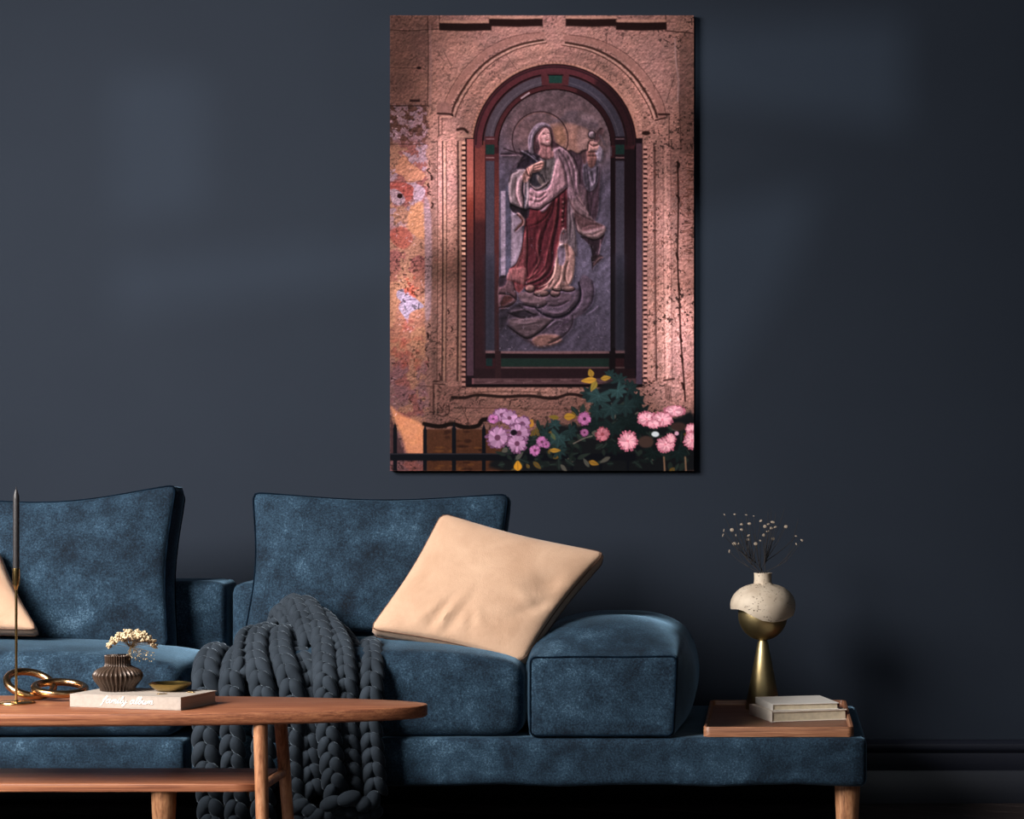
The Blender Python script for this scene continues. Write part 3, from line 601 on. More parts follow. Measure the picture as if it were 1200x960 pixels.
    # veil, hair, face
    poly(A([(300, 490), (290, 370), (318, 290), (360, 230), (415, 203), (470, 208), (515, 240), (530, 300), (500, 300), (440, 255), (390, 290), (352, 340), (345, 420), (355, 500), (330, 515)]), (140, 124, 132), .8)
    stroke(A([(330, 480), (325, 380), (350, 300), (400, 235), (460, 222)]), 1.2, (158, 142, 148), .7, .7); stroke(A([(310, 440), (312, 360), (340, 280)]), 1, (90, 78, 88), .6, .7)
    poly(A([(345, 500), (342, 420), (352, 340), (390, 285), (440, 242), (500, 245), (530, 275), (548, 330), (560, 395), (590, 420), (612, 440), (560, 462), (515, 455), (500, 420), (505, 300), (470, 265), (430, 290), (400, 350), (400, 420), (410, 470), (392, 520), (362, 510)]), (70, 48, 52), .8)
    for p_ in ([(440, 255), (385, 310), (358, 380), (362, 470)], [(455, 250), (400, 310), (380, 380), (385, 460)], [(500, 255), (535, 310), (548, 390)]): stroke(A(p_), .9, (112, 80, 76), .5, .7)
    poly(A([(398, 380), (440, 415), (512, 420), (522, 480), (545, 500), (540, 555), (470, 572), (412, 540), (395, 510), (412, 460)]), (162, 114, 108), .8); poly(A([(420, 420), (510, 425), (515, 460), (460, 450)]), (116, 74, 72), 1, .8)
    poly(A([(425, 290), (465, 255), (500, 280), (514, 330), (522, 370), (515, 415), (485, 430), (440, 412), (402, 392), (393, 340)]), (214, 166, 154), .7); poly(A([(395, 340), (420, 330), (440, 410), (404, 392)]), (160, 112, 106), 1.2, .8)
    for p_, w_, c_ in (([(440, 322), (452, 317), (466, 322)], 1.0, (84, 52, 52)), ([(482, 310), (494, 308), (503, 312)], .9, (84, 52, 52)), ([(478, 320), (486, 350), (478, 356)], .8, (150, 100, 94)), ([(474, 382), (488, 378), (500, 380)], 1.1, (146, 66, 68)), ([(440, 312), (456, 304), (470, 310)], .7, (120, 80, 76)), ([(484, 320), (489, 346)], .8, (222, 178, 166)), ([(460, 402), (490, 412)], .9, (214, 168, 156))):
        stroke(A(p_), w_, c_, .45, .9)
    # raised hand with cloth and small dish
    poly(A([(850, 600), (880, 560), (900, 640), (940, 655), (985, 560), (1005, 640), (1000, 740), (970, 850), (905, 895), (855, 830), (835, 700)]), (112, 102, 112), .9)
    for p_ in ([(880, 660), (900, 780), (905, 880)], [(930, 700), (950, 800)], [(860, 660), (870, 820)], [(990, 650), (980, 800)]): stroke(A(p_), 1.6, (62, 54, 64), .8, .8)
    stroke(A([(905, 700), (940, 840), (975, 720)]), 1.2, (150, 138, 146), .7, .7)
    poly(A([(820, 510), (850, 480), (890, 490), (880, 600), (850, 620), (830, 560)]), (92, 66, 66), .9)
    poly(A([(888, 480), (985, 470), (980, 560), (960, 630), (930, 655), (898, 640), (880, 560)]), (142, 98, 86), .8); poly(A([(960, 480), (1000, 430), (1050, 510), (1020, 605), (985, 560)]), (156, 144, 152), .8)
    poly(A([(890, 410), (930, 385), (975, 395), (1000, 430), (980, 480), (895, 490)]), (180, 136, 120), .8); poly(A([(950, 370), (990, 280), (1030, 255), (1050, 290), (1000, 390), (960, 400)]), (94, 68, 68), .9)
    x_, y_ = A([(930, 325)])[0]; ell(x_, y_, 4.4, 4.8, (138, 122, 122), .8)
    stroke([(x_+4.2*math.cos(t), y_+4.6*math.sin(t)) for t in np.linspace(1.2, 6.6, 14)], 1.2, (44, 30, 34), .5, .9, False); stroke(A([(900, 400), (940, 440), (990, 430)]), 1.2, (90, 52, 50), .6, .9); stroke(A([(895, 500), (980, 500)]), 1, (96, 60, 54), .6, .9); stroke(A([(890, 540), (975, 540)]), 1, (96, 60, 54), .6, .9)
    stroke(A([(1010, 330), (1060, 420)]), 2.4, (100, 90, 96), 1, .7); stroke(A([(890, 480), (900, 400), (940, 380)]), 1.2, (52, 34, 34), .6, .9)
    def blur(a, n):
        a = a.copy()
        for _ in range(n):
            b = a.copy(); b[1:-1] = (a[:-2]+2*a[1:-1]+a[2:])/4; a = b.copy(); b[:, 1:-1] = (a[:, :-2]+2*a[:, 1:-1]+a[:, 2:])/4; a = b
        return a
    fig = inn & (np.abs(IMG-P0).sum(-1) > 18)
    fm = blur(fig.astype(float), 2)
    folds = fbm(5.5, 901, 2, .62, 2.6)*sm(352, 330, GY)+fbm(6, 921, 2, 2.0, .7)*sm(330, 352, GY)
    lum = blur(IMG.mean(-1), int(3*S))+26*folds+18*blur(fm, int(4*S))
    ey, ex = np.gradient(lum); relief = np.clip(1+S*(.034*ey*1.1+.034*ex*.9), .62, 1.42)
    IMG[:] = IMG*(1+(relief-1)*fm*(1-.75*gau(640, 157, 9, 12)))[..., None]
    shd = np.roll(blur(fm, int(3*S)), (int(2*S), int(2.5*S)), (0, 1))*(1-fm)
    IMG[:] = IMG*(1-.30*shd*inn)[..., None]
    gm = IMG.mean(-1, keepdims=True)
    tone = .80-.10*sm(300, 400, GY)-.12*gau(590, 400, 30, 60)+.06*gau(625, 160, 40, 40)
    sh = (GX-X0)*0+1.0
    hh = np.gradient(fbm(9, 801, 2)); sh = np.clip(1-2.0*hh[1]-1.4*hh[0], .8, 1.2)
    IMG[:] = np.where(inn[..., None], (gm+(IMG-gm)*.80)*(1.06*tone*sh)[..., None]*np.array([1.0, .955, .975]), IMG)
    fr = ((np.hypot(GX-CX, np.minimum(GY, 171)-171) < 95) & (GY < 452) & (GY > 76) & ~inn)[..., None]
    dkn = (1.0-.22*sm(300, 340, GY)-.12*sm(700, 720, GX))[..., None]
    IMG[:] = np.where(fr, (gm+(IMG-gm)*.85)*dkn, IMG)
    # soften the drawn lines a little
    for _ in range(1):
        Bl = IMG.copy(); Bl[1:-1, 1:-1] = (IMG[1:-1, 1:-1]*4+IMG[:-2, 1:-1]+IMG[2:, 1:-1]+IMG[1:-1, :-2]+IMG[1:-1, 2:])/8
        IMG[:] = np.where(inn[..., None], Bl, IMG)
    # flaking of the paint
    fl = sm(.74, .82, fbm(3.4, 611, 3))*inn*sm(200, 330, GY)
    IMG[:] = IMG*(1-.3*fl[..., None])+np.array([156, 138, 146.])*.3*fl[..., None]
    grain = fbm(1.6, 700, 2)
    IMG[:] = IMG*np.where(inn, .84+.34*grain, .88+.24*grain)[..., None]
    # overall print contrast
    IMG[:] = 255*(np.clip(IMG, 0, 255)/255)**1.12*np.array([1.0, .965, 1.04])
    # --- iron railing and garden plants
    poly([(590, 552), (588, 530), (600, 515), (625, 505), (650, 497), (675, 500), (690, 490), (694, 468), (700, 456), (712, 448), (728, 448), (738, 458), (748, 468), (756, 484), (790, 490), (813, 486), (813, 552)], (13, 15, 18), 3, .96)
    iron = (10, 11, 16)
    for x, y0_, wd in ((463, 497, 4.6), (498, 499, 4.4), (532, 497, 4.8), (567, 498, 4.4), (670, 500, 4), (704, 540, 4), (736, 520, 3.6)):
        rect(x-wd/2, y0_+5, x+wd/2, 552, iron, .6); poly([(x-wd/2, y0_+6), (x, y0_-2), (x+wd/2, y0_+6)], iron, .5, 1, False)
    rect(457, 531.5, 745, 540, iron, .8); rect(457, 531.5, 600, 532.6, (46, 42, 48), .6, .7)
    def palm(cx, cy, s_, col, ang):
        n_ = 7; pts = []
        for k_ in range(n_):
            t = ang-1.25*math.pi/2*1.15+k_*(1.25*math.pi*1.15)/(n_-1)
            for dt, r_ in ((-.27, .70), (-.13, .93), (0, 1.0), (.13, .92), (.27, .68)): rr_ = r_*(.85+.3*rng.rand()); pts.append((cx+s_*rr_*math.cos(t+dt), cy+s_*rr_*math.sin(t+dt)))
        poly(pts+[(cx-.2*s_*math.cos(ang), cy-.2*s_*math.sin(ang))], col, .7, 1, False)
        for k_ in range(n_):
            t = ang-1.25*math.pi/2*1.15+k_*(1.25*math.pi*1.15)/(n_-1); stroke([(cx, cy), (cx+.8*s_*math.cos(t), cy+.8*s_*math.sin(t))], .7, tuple(q*1.5 for q in col), .4, .55)
    def leaf(x, y, l, w, ang, col, vein=None):
        ca, sa = math.cos(ang), math.sin(ang)
        p = [(0, 0), (.3*l, -w/2), (.65*l, -.42*w), (l, 0), (.65*l, .42*w), (.3*l, w/2)]
        poly([(x+a*ca-b*sa, y+a*sa+b*ca) for a, b in p], col, .7)
        if vein: stroke([(x, y), (x+l*.9*ca, y+l*.9*sa)], .7, vein, .4, .7)
    for q in range(190):
        x = 588+rng.rand()*225; top = 500-52*math.exp(-((x-718)/34)**2)+10*math.exp(-((x-600)/20)**2)
        y = top+rng.rand()*(552-top)*.95
        v = rng.rand(); c_ = (14+18*v, 19+20*v, 20+15*v)
        if rng.rand() < .08: c_ = (84, 62, 28)
        if rng.rand() < .1: c_ = (70, 66, 60)
        leaf(x, y, 6+8*rng.rand(), 3+4*rng.rand(), rng.rand()*6.3, c_, (44, 56, 52) if rng.rand() < .4 else None)
    for cx_, cy_, s_, an_, v_ in ((690, 462, 10, 2.6, .7), (745, 470, 12, .3, .6), (752, 486, 13, .6, .5), (735, 492, 13, 1.2, .5), (700, 496, 13, 2.2, .55), (725, 446, 10, -1.2, .8), (715, 440, 8, -1.8, .8), (738, 455, 10, -.4, .7), (718, 500, 14, 1.6, .6), (748, 500, 14, .9, .45),
                                  (702, 464, 15, 1.9, 1.15), (724, 458, 11, .9, 1.2), (716, 478, 14, 1.4, .95), (733, 476, 13, .8, .8), (700, 482, 11, 2.4, .8), (655, 512, 14, 1.7, 1.15), (640, 508, 9, 2.6, .8), (668, 506, 10, .6, .8), (655, 528, 10, 1.4, .9), (650, 498, 8, -1.4, 1.0), (795, 530, 12, 1, .6), (765, 530, 12, 2, .5), (720, 522, 12, 1.5, .5)):
        palm(cx_, cy_, s_, (27*v_, 41*v_, 42*v_), an_)
    for x, y, l, w, a_, c_ in ((699, 445, 18, 7, 3.05, (158, 112, 40)), (694, 442, 10, 7, -1.9, (128, 94, 34)), (704, 444, 12, 6, -.15, (140, 102, 38)), (699, 447, 13, 7, 2.1, (116, 96, 40)), (661, 489, 13, 8, -.1, (140, 100, 34)), (655, 490, 12, 5, 3.3, (96, 78, 32)), (620, 501, 10, 8, -1.2, (150, 100, 40)), (644, 528, 13, 5, 0, (150, 108, 40)), (607, 552, 12, 9, -1.6, (180, 122, 34)), (690, 541, 12, 6, .3, (130, 92, 34)), (646, 508, 9, 5, 1, (60, 74, 56))):
        leaf(x, y, l, w, a_, c_, (90, 66, 30))
    def tone_(c, f): return tuple(q*f for q in c)
    def daisy(x, y, r, c1, c2, n=18, cc=(60, 30, 50), flat=1.0, core=.28):
        for ring, rr, col in ((0, 1, c2), (1, .8, c1)):
            for k_ in range(n):
                t = 2*math.pi*(k_+.5*ring)/n+rng.randn()*.07; L_ = r*rr*(.88+.2*rng.rand())
                dx, dy = math.cos(t), math.sin(t)*flat
                v = .82+.3*rng.rand()
                stroke([(x+dx*r*core*.6, y+dy*r*core*.6), (x+dx*L_, y+dy*L_)], max(1.3, 5.4*r/n), tuple(min(255, q_*v) for q_ in col), .5, 1, False, .0)
        ell(x, y, r*core, r*core*flat, cc, .7)
    pk1, pk2 = (158, 114, 146), (100, 62, 90)
    for x, y, r, fl_ in ((588, 486, 9, .7), (597, 490, 9, .9), (578, 491, 6, .8), (612, 496, 9, .8), (583, 513, 12.5, 1), (608, 508, 12, 1), (606, 520, 11, .95), (635, 518, 6, 1), (627, 528, 6, 1), (640, 521, 4, 1)):
        daisy(x, y, r, pk1 if r > 7 else (160, 92, 140), pk2, 20 if r > 9 else 13, (86, 48, 70), fl_)
    ell(602, 507, 4, 3.4, (20, 12, 20), 1)
    daisy(685, 491, 7, (158, 90, 132), (110, 56, 90), 13); daisy(706, 509, 7.5, (170, 98, 110), (122, 58, 70), 13, (130, 60, 70)); daisy(685, 507, 4, (130, 74, 110), (90, 44, 74), 9)
    fp, fs = (216, 144, 160), (166, 90, 108)
    for x, y, r, fl_ in ((790, 482, 12, .5), (758, 491, 11, .75), (776, 491.5, 12, .7), (766, 497, 8, .6), (736, 517, 11, 1.0), (780, 521, 11, .8), (786, 514, 6, 1), (810, 503, 7, .9), (811, 516, 10, 1)):
        daisy(x, y, r, fp, fs, 24, (214, 120, 140), fl_, .2)
        for k_ in range(10): t = rng.rand()*6.3; stroke([(x+math.cos(t)*r*.2, y+math.sin(t)*r*.2*fl_), (x+math.cos(t)*r*.6, y+math.sin(t)*r*.6*fl_)], 1.5, (240, 176, 188), .5, .8)
    ell(768, 509, 4.5, 3.2, (196, 200, 206), .9); ell(793, 508, 2.5, 2.5, (200, 150, 170), .8); ell(757, 518, 9, 7, (58, 42, 38), 1.6); ell(795, 500, 9, 5, (50, 34, 32), 1.6)
    for x in (778, 803): stroke([(x, 536), (x+1, 552)], 2, (150, 110, 84), .8, .7)
    stroke([(672, 520), (684, 514), (694, 511)], 1.3, (110, 96, 88), .7, .8)
    return IMG, nx, ny
# ============================ room ==========================================
WY = 1.15
XL, XR, YF, ZC = -4.68, 3.0, -9.0, 4.6
m = MB(); m.box((XL-.1, WY, -.05), (XR+.1, WY+.12, ZC)); struct(m.build('wall_back', M_WALL, smooth=False))
m = MB()   # left wall with the tall window opening
m.box((XL-.12, YF, 0), (XL, -4.7, ZC)); m.box((XL-.12, -1.7, 0), (XL, WY, ZC)); m.box((XL-.12, -4.7, 0), (XL, -1.7, 1.5)); m.box((XL-.12, -4.7, 4.2), (XL, -1.7, ZC))
struct(m.build('wall_left', M_WALL, smooth=False))
m = MB()
for a, b in (((-4.7, 1.5), (-4.64, 4.2)), ((-1.76, 1.5), (-1.7, 4.2)), ((-3.23, 1.5), (-3.17, 4.2))): m.box((XL-.1, a[0], a[1]), (XL-.04, b[0], b[1]))
for z in (1.5, 4.14): m.box((XL-.1, -4.64, z), (XL-.04, -1.76, z+.06))
struct(m.build('window_1', M_SKIRT, smooth=False))
m = MB(); m.box((XR, YF, -.02), (XR+.12, WY, ZC)); struct(m.build('wall_right', M_WALL, smooth=False))
m = MB(); m.box((XL, YF, ZC), (XR, WY, ZC+.1)); struct(m.build('ceiling', M_CEIL, smooth=False))
floor = MB(); floor.box((XL-.12, YF-.12, -.06), (XR+.12, WY+.1, -.012)); floor = struct(floor.build('floor', plain('subfloor', srgb(16, 13, 13), .7), smooth=False))
# unseen front wall as gobo: openings cut to shape sun patches on back wall
def to_front(px, py):
    p = P(px, py, WY); k = (YF-WY)/SD.y; q = p+SD*k; return (q.x, q.z)
openings = [[(128, 84), (240, 84), (240, 252), (128, 258)], [(128, 300), (250, 296), (470, 272), (470, 322), (128, 372)],
            [(385, 50), (1060, 20), (1060, 150), (385, 292)], [(470, 335), (960, 215), (920, 330), (820, 480), (470, 520)]]
holes = [[to_front(*q) for q in o] for o in openings]
bm = bmesh.new()
outer = [(XL, 0), (XR, 0), (XR, 9.6), (XL-1.5, 9.6)]
loops = [[(XL-.1, -.02), (XR+.1, -.02), (XR+.1, ZC), (XL-.1, ZC)]]+holes
edges = []
for lp in loops:
    vs = [bm.verts.new((x, YF, z)) for x, z in lp]
    edges += [bm.edges.new((vs[i], vs[(i+1) % len(vs)])) for i in range(len(vs))]
bmesh.ops.triangle_fill(bm, use_beauty=True, use_dissolve=False, edges=edges)
g = bmesh.ops.extrude_face_region(bm, geom=bm.faces[:])
for v in [q for q in g['geom'] if isinstance(q, bmesh.types.BMVert)]: v.co.y -= .06
struct(bm_obj('wall_front_gobo', bm, M_WALL, smooth=False))
# floor planks laid at an angle
pm = bpy.data.meshes.new('plank'); b = bmesh.new(); bmesh.ops.create_cube(b, size=1)
for v in b.verts: v.co = Vector((v.co.x*1.79, v.co.y*.139, v.co.z*.012))
bmesh.ops.bevel(b, geom=b.edges[:], offset=.0018, segments=1, affect='EDGES'); b.to_mesh(pm); b.free(); pm.materials.append(M_FLOOR)
rng = random.Random(3); ang = R(-32); n = 0
for j in range(-16, 17):
    for i in range(-3, 4):
        u = (i+.5*(j % 2)+.13*((j*7) % 5))*1.8; v = j*.142
        x = -.2+u*math.cos(ang)-v*math.sin(ang); y = .3+u*math.sin(ang)+v*math.cos(ang)
        ex = .9*abs(math.cos(ang))+.07*abs(math.sin(ang)); ey = .9*abs(math.sin(ang))+.07
        if y+ey > WY-.005 or x < XL+1 or x > XR-1 or y < -1.4: continue
        o = bpy.data.objects.new('plank', pm); put(o, floor); o.location = (x, y, -.006+rng.uniform(-.0008, .0008)); o.rotation_euler = (0, 0, ang); n += 1
# short ends of planks at the wall
for j in range(-16, 30):
    for i in range(-4, 4):
        u = (i+.5*(j % 2)+.13*((j*7) % 5))*1.8; v = j*.142
        x = -.2+u*math.cos(ang)-v*math.sin(ang); y = .3+u*math.sin(ang)+v*math.cos(ang)
        ey = .9*abs(math.sin(ang))+.07
        if not (y+ey > WY-.005 and y-ey < WY-.02) or x < XL+1.4 or x > XR-1.2: continue
        # cut the plank along the wall line
        bb = bmesh.new(); bb.from_mesh(pm)
        ca, sa = math.cos(ang), math.sin(ang)
        for q in bb.verts: q.co = Vector((x+q.co.x*ca-q.co.y*sa, y+q.co.x*sa+q.co.y*ca, q.co.z-.006))
        r_ = bmesh.ops.bisect_plane(bb, geom=bb.verts[:]+bb.edges[:]+bb.faces[:], plane_co=(0, WY-.012, 0), plane_no=(0, 1, 0), clear_outer=True)
        if len(bb.verts) < 4: bb.free(); continue
        bm_obj('plank', bb, M_FLOOR, floor, smooth=False)
# baseboard: swept profile
prof = [(0, 0), (-.018, 0), (-.018, .108), (-.0155, .112), (-.0155, .118), (-.018, .122), (-.018, .176), (-.021, .180), (-.030, .186), (-.036, .197), (-.035, .209), (-.026, .218), (-.012, .222), (0, .222)]
vs = []; fs = []; L_ = len(prof)
for x in (XL, XR):
    for (dy, z) in prof: vs.append((x, WY+dy-.0005, z+.0005))
for k in range(L_-1): fs.append((k, k+1, L_+k+1, L_+k))
fs += [tuple(range(L_))[::-1], tuple(range(L_, 2*L_))]
struct(mesh_obj('baseboard_back', vs, fs, M_SKIRT, auto=35))

# ============================ canvas print ==================================
def build_print():
    IMG, nx, ny = paint_print(1.5)
    a = np.clip(IMG/255, 0, 1); lin = np.where(a <= .04045, a/12.92, ((a+.055)/1.055)**2.4)*PRINT_GAIN
    Y = WY-.030
    x0, x1, z0, z1 = PX(457, Y), PX(813, Y), PZ(552, Y), PZ(18, Y)
    art = thing('canvas_print', 'tall canvas print of a robed figure in an arched stone niche, on the wall', 'picture', ((x0+x1)/2, WY-.015, z0))
    gx, gz = np.meshgrid(np.linspace(x0, x1, nx), np.linspace(z1, z0, ny))
    co = np.stack([gx, np.full_like(gx, Y), gz], -1).reshape(-1, 3)
    idx = np.arange(nx*ny).reshape(ny, nx)
    q = np.stack([idx[:-1, :-1], idx[1:, :-1], idx[1:, 1:], idx[:-1, 1:]], -1).reshape(-1, 4)
    me = bpy.data.meshes.new('printed_face'); me.vertices.add(len(co)); me.vertices.foreach_set('co', co.ravel())
    me.loops.add(q.size); me.loops.foreach_set('vertex_index', q.ravel()); me.polygons.add(len(q)); me.polygons.foreach_set('loop_start', np.arange(0, q.size, 4)); me.update()
    at = me.color_attributes.new('print_ink', 'FLOAT_COLOR', 'POINT')
    at.data.foreach_set('color', np.concatenate([lin.reshape(-1, 3), np.ones((nx*ny, 1))], 1).ravel().astype(np.float32))
    t = NT('printed canvas'); c = t.n('ShaderNodeVertexColor', layer_name='print_ink'); t.l(c.outputs[0], t.b.inputs['Base Color']); t.set(Roughness=.85, Specular_IOR_Level=.03); t.bump(t.noise(t.map((1, 1, 1)), 900, 1), .04, .0005)
    me.materials.append(t.m); put(bpy.data.objects.new('printed_face', me), art)
    m = MB(); m.box((x0, Y+.0004, z0), (x1, WY-.001, z1)); m.build('stretcher_frame', plain('canvas edge', srgb(70, 52, 48), .8, .3, 12), art, smooth=False)
PRINT_GAIN = .96
build_print()

# ============================ sofa ==========================================
SX = -1.782                                # seam between the two modules
def piping(pts, parent, r=.0035, mat=None, name='piping'):
    m = MB(); m.tube(pts, r, 6, closed=True); return m.build(name, mat or M_PIPE, parent)
def pillow(name, mat, pmat, parent, c, band, puff, nu=40, pinch=.03, crease=None, sag=0.0, pr=.0032, back_puff=None, crn=.008):
    """box-edged cushion. c: corner points of the front seam, order bl, br, tr, tl"""
    bl, br, tr, tl = [Vector(q) for q in c]
    N = ((br-bl).cross(tl-bl)+(br-tr).cross(tl-tr)*-1)
    N = (br-bl).cross(tl-bl).normalized()
    if N.y > 0: N = -N
    cen = (bl+br+tr+tl)/4; size = (br-bl).length
    bp = puff if back_puff is None else back_puff
    def pt(u, v, side):
        p = bl*(1-u)*(1-v)+br*u*(1-v)+tr*u*v+tl*(1-u)*v
        # seams bow inwards between the corners
        ku = math.sin(math.pi*u)**1.3; kv = math.sin(math.pi*v)**1.3
        p = p+((bl+br)/2-(tl+tr)/2).normalized()*pinch*ku*(v-.5)*2+((bl+tl)/2-(br+tr)/2).normalized()*pinch*kv*(u-.5)*2
        e = max(0, 16*u*(1-u)*v*(1-v))
        d = (puff if side > 0 else bp)*e**.42
        p = p+N*(d if side > 0 else -d-band)
        cu = min(u, 1-u)*(br-bl).length; cv = min(v, 1-v)*(tl-bl).length; p = p+(cen-p).normalized()*crn*math.exp(-(cu*cu+cv*cv)/(2.0*crn)**2/.6)
        if sag: p.z -= sag*ku*v
        if crease: p = p+N*side*crease(u, v)*min(1, e*3)
        return p
    S = [(.5-.5*math.cos(math.pi*i/nu))*.6+.4*i/nu for i in range(nu+1)]
    vs = []; fs = []
    for side in (1, -1):
        o = len(vs)
        for j in range(nu+1):
            for i in range(nu+1): vs.append(pt(S[i], S[j], side))
        for j in range(nu):
            for i in range(nu):
                a = o+j*(nu+1)+i; q = (a, a+1, a+nu+2, a+nu+1); fs.append(q if side > 0 else q[::-1])
    ring = [(i, 0) for i in range(nu)]+[(nu, j) for j in range(nu)]+[(i, nu) for i in range(nu, 0, -1)]+[(0, j) for j in range(nu, 0, -1)]
    n1 = (nu+1)**2; A = [j*(nu+1)+i for i, j in ring]; B = [q+n1 for q in A]
    mids = []
    for a in A:
        p = (vs[a]+vs[a+n1])/2; d = (p-cen-N*(-band/2)); d -= N*d.dot(N); mids.append(len(vs)); vs.append(p+d.normalized()*band*.12)
    L = len(A)
    for k in range(L):
        l = (k+1) % L
        fs.append((A[l], A[k], mids[k], mids[l])); fs.append((mids[l], mids[k], B[k], B[l]))
    bm = bmesh.new(); bv = [bm.verts.new(v) for v in vs]
    for f in fs: bm.faces.new([bv[i] for i in f])
    front = [vs[a]+N*.0008 for a in A]; backl = [vs[b_]-N*.0008 for b_ in B]
    body = bm_obj(name, bm, mat, parent, auto=50)
    return body, front, backl
def crease_fn(lst):
    def f(u, v):
        s = 0
        for (cu, cv, ang, ln, wd, amp) in lst:
            du, dv = u-cu, v-cv; a = du*math.cos(ang)+dv*math.sin(ang); b_ = -du*math.sin(ang)+dv*math.cos(ang)
            s += amp*math.exp(-(a/ln)**2-(b_/wd)**2)
        return s
    return f
ZP0, ZP1 = PZ(922, 0), PZ(865, 0)          # platform underside and top
def sofa_leg(parent, px, Y, r1=.040, r0=.030):
    x = PX(px, Y); m = MB()
    m.lathe([(r0*.9, .001), (r0, .006), (r0+(r1-r0)*.5, ZP0*.5), (r1, ZP0-.004), (r1, ZP0+.01)], 28, x, Y); return m.build('leg', M_WLEG2, parent, auto=40)
def soft(amp, seed):
    from mathutils import noise
    return lambda p: amp*noise.noise(Vector((p.x*5+seed, p.y*5, p.z*5)))
# --- right hand module
mod = thing('sofa_module', 'long blue velvet sofa section with open platform end carrying the wooden tray', 'sofa', (-.7, .45, 0))
nz = soft(.006, 3)
rbox('platform', (SX+.010, 0, ZP0), (PX(1016, 0), .95, ZP1), .024, M_VEL, mod, 18, lambda p, c: p+Vector((0, 0, -.004*math.exp(-((c.z+1)**2)*4)*math.sin(p.x*14))))
def seat_def(top, front, side):
    def f(p, c):
        kx = max(0, 1-abs(c.x)**2.6); ky = max(0, 1-abs(c.y)**2.2)
        q = p.copy()
        if c.z > 0: q.z += top*(kx**.6)*(ky**.5)*min(1, c.z)-.022*(1-kx)*(c.z)
        q.y += c.y*front*kx*(1-c.z*c.z*.7)*(1 if c.y < 0 else .2)
        q.x += c.x*side*ky*(1-c.z*c.z)
        q += Vector((0, 0, nz(p)*.5*(c.z > 0)))+Vector((0, nz(p*1.7)*.7, 0))
        return q
    return f
zs = ZP1+.001
rbox('seat_cushion', (SX+.014, .012, zs), (PX(613, 0)-.006, .56, PZ(772, 0)), .045, M_VEL, mod, 26, seat_def(.040, .012, .008))
# bolster at the end of the seat
bx0, bx1, bz1 = PX(619, 0), PX(793, 0), PZ(768, 0)
def bol(p, c):
    q = p.copy(); t = min(1, max(0, (c.y+.96)/1.2)); s_ = math.sin(math.pi*min(1, t)*.62)
    kx = max(0, 1-abs(c.x)**2.4); kz = max(0, 1-abs(c.z)**2)
    if c.z > -.2: q.z += .098*s_*(kx**.55*.86+.14)*min(1, c.z+.2)
    q.x += c.x*.050*s_*kz**.7+(.006*(c.z) if c.x > 0 else 0)
    q.y -= .006*kx*kz*(c.y < -.9)
    q += Vector((nz(p*1.3)*.4, 0, nz(p)*.8*(c.z > .5)))
    return q
bol_o = rbox('armrest_cushion', (bx0, .004, zs), (bx1, .72, bz1), .016, M_VEL, mod, 30, bol)
def face_loop(lo, hi, r, deform, yside=-1, n=26, off=.002):
    lo, hi = Vector(lo), Vector(hi); h = (hi-lo)/2; c0 = (hi+lo)/2; out = []
    hx, hz = h.x-r*.35, h.z-r*.35; rr = .018
    for (cx, cz, a0) in ((hx-rr, -hz+rr, -90), (hx-rr, hz-rr, 0), (-hx+rr, hz-rr, 90), (-hx+rr, -hz+rr, 180)):
        for k in range(7):
            a = R(a0+15*k); p = Vector((cx+rr*math.cos(a), yside*(h.y-r*.30), cz+rr*math.sin(a))); out.append(p)
    dense = []
    for i in range(len(out)):
        a, b_ = out[i], out[(i+1) % len(out)]; k = max(1, int((b_-a).length/.02))
        for j in range(k): dense.append(a.lerp(b_, j/k))
    return [deform(p, Vector((p.x/h.x, p.y/h.y, p.z/h.z)))+c0+Vector((0, yside*off, 0)) for p in dense]
piping(face_loop((bx0, .004, zs), (bx1, .72, bz1), .016, bol), mod, .0032)
rbox('back_frame', (SX+.010, .57, ZP1-.02), (PX(606, .57), .80, PZ(683, .6)), .035, M_VEL, mod, 16)
# large back cushion
cr = crease_fn([(.25, .8, .5, .12, .03, .005), (.7, .85, -.3, .15, .03, .004), (.5, .9, .1, .3, .03, .004), (.12, .6, 1.3, .2, .03, .004)])
c2 = [P(286, 752, .40), P(598, 742, .40), P(595, 580, .52), P(297, 578, .52)]
o, fr, bk = pillow('back_cushion', M_VEL, M_PIPE, mod, c2, .075, .055, pinch=.022, crease=cr, back_puff=.02)
piping(fr, mod); piping(bk, mod)
sofa_leg(mod, 993, .09); sofa_leg(mod, 246, .12, .036)
sofa_leg(mod, 993, .80); sofa_leg(mod, 300, .80)
# --- left hand module
mod2 = thing('sofa_module', 'blue velvet sofa section cut off by the left edge, behind the coffee table', 'sofa', (-2.6, .45, 0))
rbox('platform', (-3.25, 0, ZP0), (SX-.008, .95, ZP1-.004), .024, M_VEL, mod2, 16)
def seat_left(p, c):
    q = seat_def(.045, .012, .0)(p, c)
    if c.x > 0: q.x += .020*max(0, c.z)*max(0, 1-c.y*c.y)
    return q
rbox('seat_cushion', (-3.22, .012, zs), (SX-.030, .56, PZ(775, 0)), .05, M_VEL, mod2, 26, seat_left)
rbox('back_frame', (-3.25, .57, ZP1-.02), (PX(263, .57), .80, PZ(681, .6)), .035, M_VEL, mod2, 16)
c1 = [P(-85, 762, .40), P(196, 758, .40), P(206, 569, .50), P(-60, 585, .50)]
cr = crease_fn([(.55, .9, .1, .3, .03, .005), (.8, .8, -.6, .12, .03, .006), (.9, .15, .8, .1, .03, .004), (.35, .85, .3, .12, .025, .005)])
o, fr, bk = pillow('back_cushion', M_VEL, M_PIPE, mod2, c1, .13, .05, pinch=.02, crease=cr, sag=.012, back_puff=.01)
piping(fr, mod2); piping(bk, mod2)
sofa_leg(mod2, 192, .09); sofa_leg(mod2, 190, .80)

